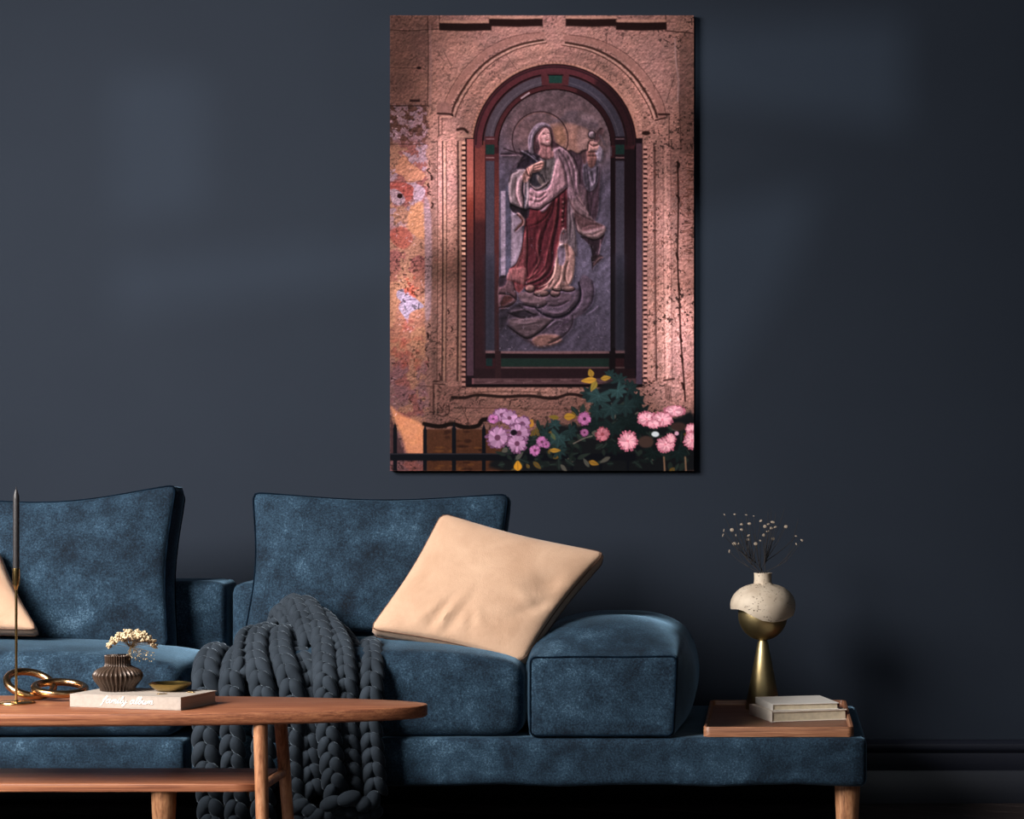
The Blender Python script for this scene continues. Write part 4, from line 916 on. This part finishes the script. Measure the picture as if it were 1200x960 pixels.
# ============================ scatter cushions ==============================
def scatter(label, corners, band, puff, cr, pinch, loc):
    t = thing('scatter_cushion', label, 'cushion', loc, None)
    o, fr, bk = pillow('cover', M_BEIGE, M_BPIPE, t, corners, band, puff, 48, pinch, cr, back_puff=puff*.5)
    piping(fr, t, .0022, M_BPIPE, 'seam'); piping(bk, t, .0022, M_BPIPE, 'seam'); return t
cr = crease_fn([(.36, .12, 1.45, .20, .028, -.009), (.42, .16, 1.5, .16, .022, .006), (.48, .15, 1.5, .18, .024, -.009), (.30, .18, 1.2, .14, .022, .005), (.58, .16, 1.9, .14, .020, -.006), (.62, .2, 2.3, .12, .014, .006),
                (.86, .62, .2, .10, .09, -.014), (.80, .45, 2.6, .16, .03, .004), (.9, .42, .9, .14, .05, -.010), (.2, .3, .7, .10, .01, .004), (.28, .35, .9, .12, .01, -.004)])
scatter('beige leather-look cushion tilted on the seat against the blue bolster', [P(434, 737, .19), P(612, 776, .14), P(708, 648, .33), P(518, 602, .40)], .050, .060, cr, .013, P(560, 765, .2))
cr = crease_fn([(.7, .12, 1.4, .15, .02, -.008), (.6, .14, 1.5, .14, .014, .006)])
scatter('beige cushion at the left edge of the frame on the left seat', [P(-150, 742, .20), P(43, 738, .20), P(-6, 640, .36), P(-135, 635, .36)], .045, .05, cr, .010, P(-40, 755, .25))

# ============================ chunky knitted throw ==========================
thr = thing('knitted_throw', 'slate grey chunky hand-knitted throw draped over the sofa seat front', 'blanket', P(340, 960, -.1))
def braid(path, hw=.0185, hl=.034, off=.0185, step=.0455, nrm=(0, -1, .55), sides=(1, -1), seed=0):
    """one knitted rib: two strands of leaf shaped stitches that lean together like /\\"""
    pts = crs([P(*q[:3]) for q in path], 14); nrm = Vector(nrm)
    d = [0]
    for a, b_ in zip(pts, pts[1:]): d.append(d[-1]+(b_-a).length)
    tot = d[-1]; m = MB(); rr = random.Random(seed+11)
    def at(s):
        s = max(0, min(tot-1e-6, s))
        i = next((k for k in range(len(d)-1) if d[k+1] >= s), len(d)-2)
        t = (s-d[i])/max(1e-9, d[i+1]-d[i]); return pts[i].lerp(pts[i+1], t)
    for sg in sides:
        s = (.012 if sg > 0 else .012+step*.12)
        while s < tot:
            p = at(s); T = (at(s+.018)-at(s-.018)).normalized()
            N = (nrm-T*nrm.dot(T)).normalized(); S = T.cross(N)
            tilt = (.46+rr.uniform(-.04, .04))*sg
            ax = (T*math.cos(tilt)+S*math.sin(tilt)-N*.52).normalized()
            n2 = (N-ax*N.dot(ax)).normalized(); s2 = ax.cross(n2)
            f = 1+rr.uniform(-.04, .05)
            c = p+S*sg*off+N*rr.uniform(-.001, .002)
            M = Matrix.Translation(c) @ Matrix((tuple(s2), tuple(n2), tuple(ax))).transposed().to_4x4() @ Matrix.Diagonal((hw*f, hw*.95*f, hl*f, 1))
            m.ellipsoid(M, 16, 12, lambda z: 1-.26*z)
            s += step*(1+rr.uniform(-.03, .03))
    m.tube([q-nrm.normalized()*.016 for q in pts[::4]], .020, 8)
    return m.build('knitted_rib', M_WOOL, thr)
Yh = -.075
braids = [
 ([(262, 768, .20), (252, 764, .12), (243, 776, .02), (241, 800, -.06), (241, 840, Yh), (241, 880, Yh), (246, 930, Yh), (250, 1000, Yh)], 1.12, (1, -1)),
 ([(292, 768, .22), (283, 764, .14), (274, 776, .03), (271, 800, -.07), (272, 840, -.085), (272, 880, -.085), (276, 930, -.085), (281, 1000, -.085)], 1.0, (1, -1)),
 ([(312, 752, .30), (300, 742, .22), (288, 745, .12), (284, 765, .02), (286, 790, -.06)], .8, (1,)),
 ([(328, 748, .32), (313, 740, .23), (302, 747, .12), (299, 768, .02), (304, 792, -.07), (311, 830, -.10), (308, 880, -.095), (307, 930, -.09), (310, 1000, -.09)], 1.0, (1, -1)),
 ([(350, 752, .34), (338, 742, .25), (328, 746, .14), (330, 768, .02), (338, 792, -.07), (344, 830, -.095), (340, 880, -.085), (344, 930, -.08), (352, 1000, -.08)], 1.0, (1, -1)),
 ([(362, 756, .34), (352, 748, .25), (350, 760, .12), (357, 780, .01), (363, 800, -.04), (362, 840, -.06), (364, 890, -.065), (370, 935, -.065)], .95, (1, -1)),
 ([(318, 745, .36), (321, 732, .34), (326, 718, .31), (334, 722, .27), (342, 736, .22), (352, 752, .15)], .72, (1, -1)),
 ([(331, 722, .36), (336, 711, .33), (344, 706, .30), (350, 716, .24), (356, 732, .17), (362, 752, .09)], .84, (1, -1)),
 ([(347, 713, .34), (356, 709, .30), (364, 717, .24), (372, 731, .17), (378, 750, .08), (380, 774, -.02), (381, 800, -.10), (383, 840, -.135), (387, 880, -.14), (391, 915, -.14), (394, 934, -.135)], .98, (1, -1)),
 ([(362, 718, .32), (376, 722, .25), (391, 738, .15), (402, 760, .04), (405, 790, -.06), (407, 830, -.085), (410, 880, -.09), (414, 930, -.09)], .84, (1, -1)),
 ([(377, 728, .34), (393, 738, .26), (408, 754, .16), (418, 776, .04), (421, 800, -.03), (420, 860, -.06), (424, 920, -.06)], .82, (1, -1)),
 ([(420, 768, .22), (432, 757, .15), (436, 766, .06), (436, 790, -.04), (434, 840, -.075), (436, 880, -.08), (440, 925, -.085)], .92, (1, -1)),
]
for k, (pth, sz, sd) in enumerate(braids):
    braid(pth, .0190*sz, .0410*sz, .0182*sz, .0490*sz, (0, -1, .55), sd, k)
# the cast-off edge that curls up at the lower corner
m = MB()
for (px, py, Y_, a_, b_, an) in ((388, 942, -.165, .036, .023, -.35), (409, 936, -.175, .038, .023, -.30), (426, 943, -.165, .026, .024, -.5), (437, 938, -.15, .022, .030, .2),
                                 (398, 950, -.13, .03, .018, .1), (412, 952, -.135, .028, .018, .1), (426, 955, -.13, .026, .018, -.1), (403, 958, -.12, .03, .018, .1), (386, 956, -.12, .03, .018, 0), (440, 952, -.12, .024, .02, -.5)):
    m.ellipsoid(Matrix.Translation(P(px, py, Y_)) @ Euler((0, an, 0)).to_matrix().to_4x4() @ Matrix.Diagonal((a_, .022, b_, 1)), 18, 12)
m.build('cast_off_edge', M_WOOL, thr)
m = MB()
for (px, py, an) in ((343, 948, .4), (352, 944, -.3), (362, 950, .5), (371, 956, -.3), (346, 962, .2), (360, 966, -.5), (374, 972, .3)):
    m.ellipsoid(Matrix.Translation(P(px, py, -.13)) @ Euler((0, an, 0)).to_matrix().to_4x4() @ Matrix.Diagonal((.028, .02, .021, 1)), 18, 12)
m.build('cast_off_edge', M_WOOL, thr)

# ============================ coffee table ==================================
TZ = .546; TT = .034; TCX, TCY, TA, TB = PX(60, -.755), -.755, 1.03, .245
tab = thing('coffee_table', 'oval walnut coffee table with lower shelf and round tapered legs', 'table', (TCX, TCY, 0))
m = MB(); N_ = 120; prof = [(-.010, -TT), (-.004, -TT+.002), (0, -TT+.007), (0, -.003), (-.001, -.0008), (-.003, 0)]
vs = []; fs = []
for (dr, dz) in prof:
    for k in range(N_):
        t = 2*math.pi*k/N_; vs.append((TCX+(TA+dr)*math.cos(t), TCY+(TB+dr)*math.sin(t), TZ+dz))
for i in range(len(prof)-1):
    for k in range(N_): fs.append((i*N_+k, i*N_+(k+1) % N_, (i+1)*N_+(k+1) % N_, (i+1)*N_+k))
fs += [tuple(range(N_))[::-1], tuple((len(prof)-1)*N_+k for k in range(N_))]
mesh_obj('tabletop', vs, fs, M_WTOP, tab, auto=50)
def round_leg(p0, p1, r0, r1, name='leg', mat=None, parent=None):
    m = MB(); k = 8; m.tube([Vector(p0).lerp(Vector(p1), i/k) for i in range(k+1)], [r0+(r1-r0)*i/k for i in range(k+1)], 24); return m.build(name, mat or M_WLEG, parent, auto=50)
for sx in (1, -1):
    X = -1.366 if sx > 0 else 2*TCX+1.366
    round_leg((X, -.925, TZ-TT+.002), (X+.018*sx, -.965, .0), .0195, .0145, parent=tab)
    round_leg((X, -.665, TZ-TT+.002), (X+.030*sx, -.615, .0), .0185, .0140, parent=tab)
    m = MB(); m.tube([(X+.004*sx, -.925, .345), (X+.006*sx, -.66, .345)], .0125, 16); m.build('cross_rail', M_WLEG, tab, auto=50)
rbox('shelf', (2*TCX+1.385, -.905, .326), (-1.385, -.575, .349), .004, M_WTOP, tab, 6)
# ============================ candle holder and candle ======================
cp = (PX(19, -.73), -.73)
ch = thing('candle_holder', 'slim brass candle holder with round foot on the coffee table', 'candlestick', (cp[0], cp[1], TZ))
def lathe_part(name, prof, mat, parent, c, n=40, rad=None, auto=40):
    m = MB(); m.lathe(prof, n, c[0], c[1], rad); return m.build(name, mat, parent, auto=auto)
lathe_part('foot', [(.050, TZ+.0003), (.051, TZ+.002), (.050, TZ+.0045), (.046, TZ+.0058), (.008, TZ+.0066), (.005, TZ+.010)], M_BRASS, ch, cp, 64)
zc = PZ(690, -.73); zt = PZ(666, -.73)
lathe_part('stem', [(.0038, TZ+.006), (.0036, TZ+.02), (.0036, zc)], M_BRASS, ch, cp, 20)
lathe_part('cup', [(.0040, zc-.004), (.0075, zc+.006), (.0098, zc+.012), (.0100, zt-.002), (.0098, zt), (.0085, zt), (.0085, zt-.015), (.001, zt-.016)], M_BRASS, ch, cp, 28)
cdl = thing('taper_candle', 'dark unlit taper candle standing in the brass holder', 'candle', (cp[0], cp[1], zt-.014))
zz = PZ(572, -.73)
lathe_part('wax', [(.0080, zt-.014), (.0086, zt+.002), (.0084, zz-.030), (.0078, zz-.022), (.0035, zz-.006), (.0015, zz-.003)], M_CANDLE, cdl, cp, 24)
lathe_part('wick', [(.0009, zz-.004), (.0009, zz+.004)], M_CANDLE, cdl, cp, 8)
# ============================ linked rings ==================================
orn = thing('ring_ornament', 'bronze sculpture of two interlocked rings behind the candle holder', 'ornament', (PX(52, -.6), -.6, TZ))
def ring(c, R_, r_, eul, sq=1.0):
    M = Euler(eul, 'XYZ').to_matrix(); m = MB()
    m.tube([Vector(c)+M @ Vector((R_*math.cos(t), R_*sq*math.sin(t), 0)) for t in [2*math.pi*k/72 for k in range(72)]], r_, 20, closed=True)
    return m.build('link', M_BRONZE, orn)
M_BRONZE = metal('polished bronze', srgb(190, 150, 108), .26)
ring((PX(35.5, -.60), -.60, PZ(801.5, -.60)), .064, .0105, (R(20), R(20), 0))
ring((PX(70, -.62), -.62, PZ(806.5, -.62)), .068, .0108, (R(9), R(5), 0), .95)
# ============================ album =========================================
AO = Vector((-1.581, -.915, TZ)); AU = Vector((math.cos(R(163.5)), math.sin(R(163.5)), 0)); AV = Vector((-AU.y*-1, 0, 0)); AV = Vector((AU.y, -AU.x, 0)); AL, AW, AH = .338, .195, .0355
def frame_box(m, O, U, V, a, b):
    pts = [O+U*x+V*y+Vector((0, 0, z)) for z in (a[2], b[2]) for (x, y) in ((a[0], a[1]), (b[0], a[1]), (b[0], b[1]), (a[0], b[1]))]
    m.add(pts, [(0, 3, 2, 1), (4, 5, 6, 7), (0, 1, 5, 4), (1, 2, 6, 5), (2, 3, 7, 6), (3, 0, 4, 7)])
def book(name, label, O, U, V, L, W, H, spine, cm, pmat, ct=.0028):
    """spine: 'v0' spine along the front edge, 'u0' spine along the left/right edge"""
    t = thing(name, label, 'book', O+U*L/2+V*W/2)
    m = MB(); e = .0003
    frame_box(m, O, U, V, (0, 0, e), (L, W, ct)); frame_box(m, O, U, V, (0, 0, H-ct), (L, W, H))
    if spine == 'v0': frame_box(m, O, U, V, (0, 0, ct), (L, ct, H-ct))
    else: frame_box(m, O, U, V, (0, 0, ct), (ct, W, H-ct))
    c = m.build('cover', cm, t, smooth=False)
    bv = c.modifiers.new('soft edges', 'BEVEL'); bv.width = .0008; bv.segments = 2
    m = MB(); g = .004
    if spine == 'v0': frame_box(m, O, U, V, (g, ct, ct), (L-g, W-g, H-ct))
    else: frame_box(m, O, U, V, (ct, g, ct), (L-g, W-g, H-ct))
    m.build('pages', pmat, t, smooth=False); return t
if AU.cross(AV).z > 0: pass
M_PAGE2 = wood('greige page block', srgb(150, 134, 124), srgb(168, 150, 138), srgb(184, 168, 156), (1, 1, 160), (0, 0, 0), .8)
alb = book('album', 'cream cloth photo album lettered family album on the coffee table', AO, AU, AV, AL, AW, AH, 'v0', M_CLOTH, M_PAGE2)
# handwriting on the spine: pen strokes
GL = {
 'f': ([[(.1, .45), (.3, .7), (.5, 1.05), (.62, 1.42), (.5, 1.6), (.36, 1.35), (.3, .8), (.2, .1), (.1, -.35), (.0, -.5)], [(.08, .8), (.34, .84), (.6, .88)]], .58),
 'a': ([[(.62, .72), (.42, .82), (.18, .66), (.08, .3), (.2, .03), (.4, .12), (.6, .72)], [(.62, .8), (.56, .25), (.66, .02), (.86, .25)]], .80),
 'm': ([[(.0, .3), (.14, .78), (.12, .02)], [(.12, .4), (.32, .8), (.42, .62), (.38, .02)], [(.38, .4), (.6, .8), (.7, .62), (.66, .12), (.76, .02), (.92, .25)]], .90),
 'i': ([[(.0, .3), (.16, .78), (.12, .2), (.2, .02), (.38, .25)], [(.2, 1.12), (.22, 1.16)]], .38),
 'l': ([[(.0, .3), (.25, .8), (.36, 1.4), (.24, 1.55), (.14, 1.1), (.12, .2), (.22, .02), (.4, .25)]], .40),
 'y': ([[(.0, .5), (.12, .78), (.12, .3), (.28, .05), (.46, .3), (.54, .78)], [(.54, .78), (.5, .1), (.4, -.4), (.2, -.55), (.1, -.4), (.3, -.1), (.72, .28)]], .70),
 'b': ([[(.0, .3), (.25, .8), (.34, 1.4), (.22, 1.55), (.14, 1.1), (.12, .1), (.3, .02), (.5, .3), (.44, .66), (.28, .7)], [(.44, .62), (.62, .56)]], .60),
 'u': ([[(.0, .3), (.14, .78), (.12, .2), (.24, .02), (.42, .2), (.52, .78)], [(.52, .78), (.5, .15), (.6, .02), (.74, .25)]], .74)}
m = MB(); cur = 0; segs = []
for chr_ in 'family album':
    if chr_ == ' ': cur += .42; continue
    st, adv = GL[chr_]
    for s_ in st: segs.append([(cur+x+.22*y, y) for x, y in s_])
    cur += adv
hs = .0182; start = AL-.098
for s_ in segs:
    pts = [AO+AU*(start-x*hs*1.12)-AV*.0004+Vector((0, 0, .0135+y*.0122)) for x, y in [(q.x, q.y) for q in crs([(a, b_, 0) for a, b_ in s_], 4)]]
    m.tube(pts, .00125, 5)
m.build('lettering', M_WHITE, alb)
# ============================ things on the album ===========================
AT = TZ+AH+.0003
vp = (PX(138, -.735), -.735); SV = 2900/6.795; q_ = 1/SV
M_VASE = NT('glazed brown ribbed vase'); _v = M_VASE.map((1, 1, 1)); M_VASE.base(M_VASE.ramp(M_VASE.noise(_v, 40), [(.3, srgb(62, 48, 40)), (.7, srgb(92, 74, 62))])); M_VASE.set(Roughness=.3, Metallic=.35); M_VASE = M_VASE.m
vs_ = thing('ribbed_vase', 'small fluted brown metallic vase standing on the album', 'vase', (vp[0], vp[1], AT))
def fl(t, r, z): return r*(1+.060*math.cos(32*t)*min(1, r/.03))
prof = [(16, 0), (19, .4), (19.5, 1.8), (19, 3), (21.5, 7), (25.5, 12), (27.4, 17), (27.2, 20), (24.5, 24), (19, 27), (15.5, 28.5), (14.2, 30), (14, 34), (14.2, 40), (14.6, 41.2), (14, 41.8), (12.4, 41), (12, 36), (12, 30), (1, 29)]
lathe_part('body', [(a*q_, AT+b_*q_) for a, b_ in prof], M_VASE, vs_, vp, 256, fl, 60)
M_DRY = plain('dried blossom', srgb(206, 182, 146), .9, .25, 30, .3); M_DSTEM = plain('dried stem', srgb(150, 124, 86), .9, .2, 30)
df = thing('dried_flower', 'dried cream flower umbel in the fluted vase', 'plant', (vp[0]+.02, vp[1], AT+.07))
rg = random.Random(5); base = Vector((vp[0]+.03, vp[1]-.005, AT+38*q_)); low = Vector((vp[0]+.008, vp[1], AT+32*q_))
ms = MB(); mf = MB(); ml = MB()
ms.tube([low, base, P(153, 757, vp[1])], .0014, 6)
hub = P(153, 757, vp[1])
for k in range(230):
    u = rg.uniform(-1, 1)**1; v = rg.uniform(-1, 1)
    if u*u+v*v > 1: continue
    top = math.sqrt(max(0, 1-.85*u*u))
    px = 154+28*u+(2 if u > 0 else 0); py = 762-22*top*(1-.35*v*v)+6*u*u+rg.uniform(-2, 4)
    if u < -.85: py += 1
    tip = P(px, py, vp[1]+.05*v)
    if k % 3 == 0: ms.tube([hub+Vector((0, 0, -.004)), hub.lerp(tip, .55)+Vector((0, 0, .004)), tip], .0005, 4)
    for j in range(4):
        r_ = rg.uniform(.0022, .0042); c = tip+Vector((rg.uniform(-.005, .005), rg.uniform(-.005, .005), rg.uniform(-.004, .004)))
        mf.ellipsoid(Matrix.Translation(c) @ Matrix.Diagonal((r_, r_, r_*.8, 1)), 6, 5)
for k in range(46):
    px = 156+rg.uniform(-8, 26); py = 764+rg.uniform(-2, 12); tip = P(px, py, vp[1]+rg.uniform(-.03, .03))
    if k % 2: ms.tube([hub, tip], .0004, 4)
    r_ = rg.uniform(.0009, .0022); mf.ellipsoid(Matrix.Translation(tip) @ Matrix.Diagonal((r_, r_, r_, 1)), 6, 4)
ms.build('stem', M_DSTEM, df); o = mf.build('floret', M_DRY, df); o['kind'] = 'stuff'
dp = (PX(199, -.75), -.75)
ds = thing('brass_dish', 'small shallow brass dish with uneven rim on the right of the album', 'dish', (dp[0], dp[1], AT))
def wob(t, r, z): return r*(1+.05*math.cos(2*t+.6)+.02*math.cos(5*t)) if r > .03 else r
lathe_part('bowl', [(r_*q_, AT+z_*q_) for r_, z_ in ((10, 0), (13, .6), (18, 3.2), (22.5, 7), (24, 9.4), (23.4, 9.8), (21.5, 7.6), (16, 4), (9, 2.4), (.5, 2.2))], metal('dull gold', srgb(170, 146, 88), .3), ds, dp, 56, wob, 60)
for (px, py, lab, a_) in ((190, 813.6, 'tiny gold paper clip on the album below the dish left side', .3), (224, 811.8, 'tiny gold paper clip on the album near its right end', -.4)):
    D_ = (CH-AT)*F/(py-VY); c = Vector((PX(px, D_-CD), D_-CD, AT+.0010))
    m = MB(); cc = [(-12, 0), (-10, 3), (8, 3), (11, 0), (8, -3), (-6, -3), (-8, -.8), (6, .6)]
    pts = [c+Vector(((x*math.cos(a_)-y*math.sin(a_))*.0011, (x*math.sin(a_)+y*math.cos(a_))*.0016, 0)) for x, y in cc]
    m.tube(crs(pts, 4), .0009, 6); tag(m.build('paper_clip', M_BRASS), lab, 'clip')

# ============================ tray and its things ===========================
ZT = ZP1+.0008; TH = .030
tx0, tx1, ty0, ty1 = PX(824.3, .02), PX(1000.8, .02), .02, .82
tray = thing('serving_tray', 'reddish wooden serving tray on the open end of the sofa platform', 'tray', ((tx0+tx1)/2, .42, ZT))
def rr_loop(x0, y0, x1, y1, r, n=6):
    out = []
    for cx, cy, a0 in ((x1-r, y0+r, -90), (x1-r, y1-r, 0), (x0+r, y1-r, 90), (x0+r, y0+r, 180)):
        for k in range(n+1): a = R(a0+90*k/n); out.append((cx+r*math.cos(a), cy+r*math.sin(a)))
    return out
lv = [(0, 0), (0, .003), (.0, TH-.003), (.002, TH), (.009, TH), (.010, TH-.002), (.012, .014), (.014, .013)]
vs = []; fs = []
for ins, z in lv:
    lp = rr_loop(tx0+ins, ty0+ins, tx1-ins, ty1-ins, max(.004, .022-ins)); nn = len(lp); vs += [(x, y, ZT+z) for x, y in lp]
for i in range(len(lv)-1):
    for k in range(nn): fs.append((i*nn+k, i*nn+(k+1) % nn, (i+1)*nn+(k+1) % nn, (i+1)*nn+k))
fs.append(tuple(range(nn))[::-1])
mesh_obj('rim', vs, fs, M_TRAY, tray, auto=40)
lp = rr_loop(tx0+.0135, ty0+.0135, tx1-.0135, ty1-.0135, .008); m = MB(); nn = len(lp)
m.add([(x, y, ZT+.004) for x, y in lp]+[(x, y, ZT+.0132) for x, y in lp], [tuple(range(nn))[::-1], tuple(range(nn, 2*nn))]+[(k, (k+1) % nn, nn+(k+1) % nn, nn+k) for k in range(nn)])
m.build('tray_floor', wood('tray floor wood', srgb(84, 52, 40), srgb(122, 78, 60), srgb(146, 98, 76), (1.2, 14, 14)), tray, smooth=False)
ZB = ZT+.0134
def uv(a): return Vector((math.cos(R(a)), math.sin(R(a)), 0))
D1 = (CH-ZB)*F/(846.8-VY)
o1 = Vector((PX(904.2, D1-CD), D1-CD, ZB)); U1 = uv(17.5); V1 = uv(107.5)
M_BK1 = plain('greige book cover', srgb(224, 212, 198), .7, .05, 40, .2)
b1 = book('book', 'larger greige hardback lying lowest in the tray', o1, U1, V1, .252, .245, .034, 'u0', M_BK1, M_PAPER, .0032)
Z2 = ZB+.0345; D2 = (CH-Z2)*F/(833.2-VY)
o2 = Vector((PX(905.2, D2-CD), D2-CD, Z2)); U2 = uv(13.5); V2 = uv(103.5)
b2 = book('book', 'thinner off-white hardback on top of the greige book', o2, U2, V2, .218, .24, .0205, 'u0', M_WHITEC, M_PAPER, .0024)
# brown ribbon markers hanging out of the books' right ends
for bk_, O, U, V, L, z, h_ in ((b1, o1, U1, V1, .252, ZB, .022), (b2, o2, U2, V2, .218, Z2, .012)):
    m = MB(); frame_box(m, O, U, V, (L-.012, .008, .006), (L+.004, .0095, .006+h_)); m.build('ribbon', plain('brown ribbon', srgb(84, 38, 26), .6), bk_, smooth=False)
# mushroom shaped vase
Yv = .70; sv = F/(CD+Yv); k_ = 1/sv; lc = (PX(894, Yv), Yv)
lamp = thing('pedestal_vase', 'brass pedestal vase with a pitted travertine dome behind the books', 'vase', (lc[0], lc[1], ZB))
zpx = lambda py: PZ(py, Yv)
M_AGED = metal('satin antique brass', srgb(190, 168, 122), .42)
lathe_part('cone', [(20.5*k_, ZB+.0004), (20.7*k_, ZB+.003), (6.2*k_, zpx(753)), (5.0*k_, zpx(750.5)), (4.6*k_, zpx(748))], M_AGED, lamp, lc, 48)
pr = []
for i in range(25):
    a = -math.pi/2+math.pi*.86*i/24; pr.append((max(.3, 29.0*math.cos(a))*k_, zpx(721)+29.5*math.sin(a)*k_))
lathe_part('globe', pr, M_AGED, lamp, lc, 56)
def trav():
    t = NT('travertine'); v = t.map((1, 1, 1)); c = t.ramp(t.noise(v, 14, 5), [(.3, srgb(176, 158, 138)), (.7, srgb(208, 192, 172))])
    vo = t.n('ShaderNodeTexVoronoi'); vo.inputs['Scale'].default_value = 120; vo.inputs['Randomness'].default_value = 1; t.l(t.map((1, 1, 1.5)), vo.inputs['Vector'])
    pit = t.ramp(vo.outputs['Distance'], [(.16, BW(1)), (.30, BW(0))]); msk = t.ramp(t.noise(v, 16, 3, .6), [(.50, BW(0)), (.60, BW(1))])
    pm = t.mix(1.0, pit, msk, 'MULTIPLY'); t.base(t.mix(pm, c, srgb(58, 46, 38))); t.set(Roughness=.62, Specular_IOR_Level=.3)
    inv = t.n('ShaderNodeInvert'); t.l(pm, inv.inputs['Color']); t.bump(inv.outputs[0], .7, .003); return t.m
M_TRAV = trav()
# dome: outer skin down to a wavy hem, thickness, inner skin
nt, npf = 96, 20
def hem(t): return float(np.interp(math.cos(t), [-1, -.8, -.6, -.3, 0, .35, .7, .95, 1], [713.5, 712.5, 714, 720.5, 725.5, 727.5, 726.5, 722.5, 721]))
def dome_r(py):
    y = py
    if y <= 684.5: return 10.2
    c = min(1.0, (y-684.5)/24.5)
    if y <= 709: return 10.2+(38.3-10.2)*math.sqrt(max(0, 1-(1-c)**2))**1.12
    return 38.3*math.sqrt(max(.05, 1-((y-709)/34)**2))
vs = []; fs = []
ts = [2*math.pi*k/nt for k in range(nt)]
rows = []
for side in (0, 1):
    for i in range(npf+1):
        row = []
        for t in ts:
            h_ = hem(t); py = 671.5+(h_-671.5)*(i/npf)**1.0
            r = dome_r(py)
            if py < 684.5: r = 10.2+.9*max(0, (py-680)/4.5)**2+.5*(py < 673)
            if side: r = max(4, r-(2.4 if py > 684 else 2.2))
            if side and py > 684 and py < 700: r = r*.96
            row.append(len(vs)); vs.append((lc[0]+r*k_*math.cos(t), lc[1]+r*k_*math.sin(t), PZ(py, Yv)))
        rows.append(row)
for s_ in (0, 1):
    for i in range(npf):
        a, b_ = rows[s_*(npf+1)+i], rows[s_*(npf+1)+i+1]
        for k in range(nt): fs.append((a[k], b_[k], b_[(k+1) % nt], a[(k+1) % nt]))
for a, b_ in ((rows[npf], rows[2*npf+1]), (rows[0], rows[npf+1])):
    for k in range(nt): fs.append((a[k], b_[k], b_[(k+1) % nt], a[(k+1) % nt]))
mesh_obj('dome', vs, fs, M_TRAV, lamp, auto=45)
# dried branch with round pods
br = thing('dried_branch', 'thin dark dried stems with pale coin-like pods in the travertine vase', 'plant', (lc[0], lc[1], PZ(684, Yv)))
M_TWIG = plain('dark twig', srgb(34, 29, 29), .8, .2, 30); M_POD = plain('pale pod', srgb(150, 134, 118), .7, .2, 40)
pods = [(140, 98, 12, 5, .9), (230, 95, 14, 8, 0), (330, 100, 14, 6, .2), (290, 182, 20, 11, .0), (355, 176, 20, 12, .1), (205, 230, 20, 18, 0), (288, 228, 16, 12, .3), (135, 235, 5, 16, .2), (128, 275, 6, 18, .4), (240, 275, 5, 15, 0), (350, 278, 18, 9, -.5), (345, 313, 20, 12, .1), (225, 350, 22, 17, 0), (262, 348, 7, 16, .5), (182, 415, 7, 19, .1), (410, 350, 20, 16, 0), (450, 322, 12, 9, .4), (455, 152, 17, 11, -.5), (490, 200, 18, 16, 0), (520, 180, 16, 8, -.2), (558, 163, 22, 12, .1), (545, 215, 18, 13, 0), (580, 205, 18, 10, -.4), (515, 242, 20, 7, -.2), (480, 275, 17, 15, -.2), (560, 306, 18, 17, 0), (672, 202, 18, 16, 0), (810, 320, 16, 10, .7), (762, 352, 8, 14, -.4), (760, 285, 12, 8, .2), (395, 110, 10, 5, .2)]
neck = P(893.5, 674, Yv); deep = P(893.5, 700, Yv); rg = random.Random(9)
hubs = [(430, 540), (470, 540), (500, 545), (515, 560)]
forks = {}
for i, (u, v, a, b_, an) in enumerate(pods):
    px, py = 830+u/7.383, 590+v/7.383; dy = rg.uniform(-.05, .05); tip = P(px, py, Yv+dy)
    n_ = neck+Vector((rg.uniform(-.010, .010), rg.uniform(-.008, .008), 0))
    if i % 3 == 0 or not forks:
        mid = n_.lerp(tip, .5)+Vector(((tip.x-n_.x)*.10, 0, -.012)); path = crs([deep.lerp(n_, .3), n_, mid, tip], 6)
        forks[i] = path
    else:
        j = min(forks, key=lambda q: (forks[q][-1]-tip).length); st = forks[j][10]; path = crs([st, st.lerp(tip, .55)+Vector((0, 0, -.006)), tip], 5)
    m = MB(); m.tube(path, [.0016-.0010*k/len(path) for k in range(len(path))], 5); m.build('stem', M_TWIG, br)
    m = MB(); s_ = 1/7.383/2*k_*1.7
    m.ellipsoid(Matrix.Translation(tip) @ Euler((0, an, 0)).to_matrix().to_4x4() @ Matrix.Diagonal((a*s_, .0012, b_*s_, 1)), 12, 8); m.build('pod', M_POD, br)
for k in range(16):
    px, py = 830+rg.uniform(150, 800)/7.383, 590+rg.uniform(40, 300)/7.383; tip = P(px, py, Yv+rg.uniform(-.05, .05))
    j = min(forks, key=lambda q: (forks[q][-1]-tip).length); st = forks[j][12]; m = MB(); m.tube(crs([st, st.lerp(tip, .6)+Vector((.004, 0, .002)), tip], 4), .0006, 4); m.build('stem', M_TWIG, br)
for o in COL.objects:
    if o.parent or 'label' not in o: continue
    g = {'scatter_cushion': 'beige cushions on the sofa', 'book': 'hardbacks stacked in the tray', 'sofa_module': 'sections of the blue sofa', 'paper_clip': 'gold clips on the album'}.get(o.name.split('.')[0])
    if g and 'album' not in o['label'].split(' lettered')[0][-6:] or g and o.name.startswith('paper'): o['group'] = g
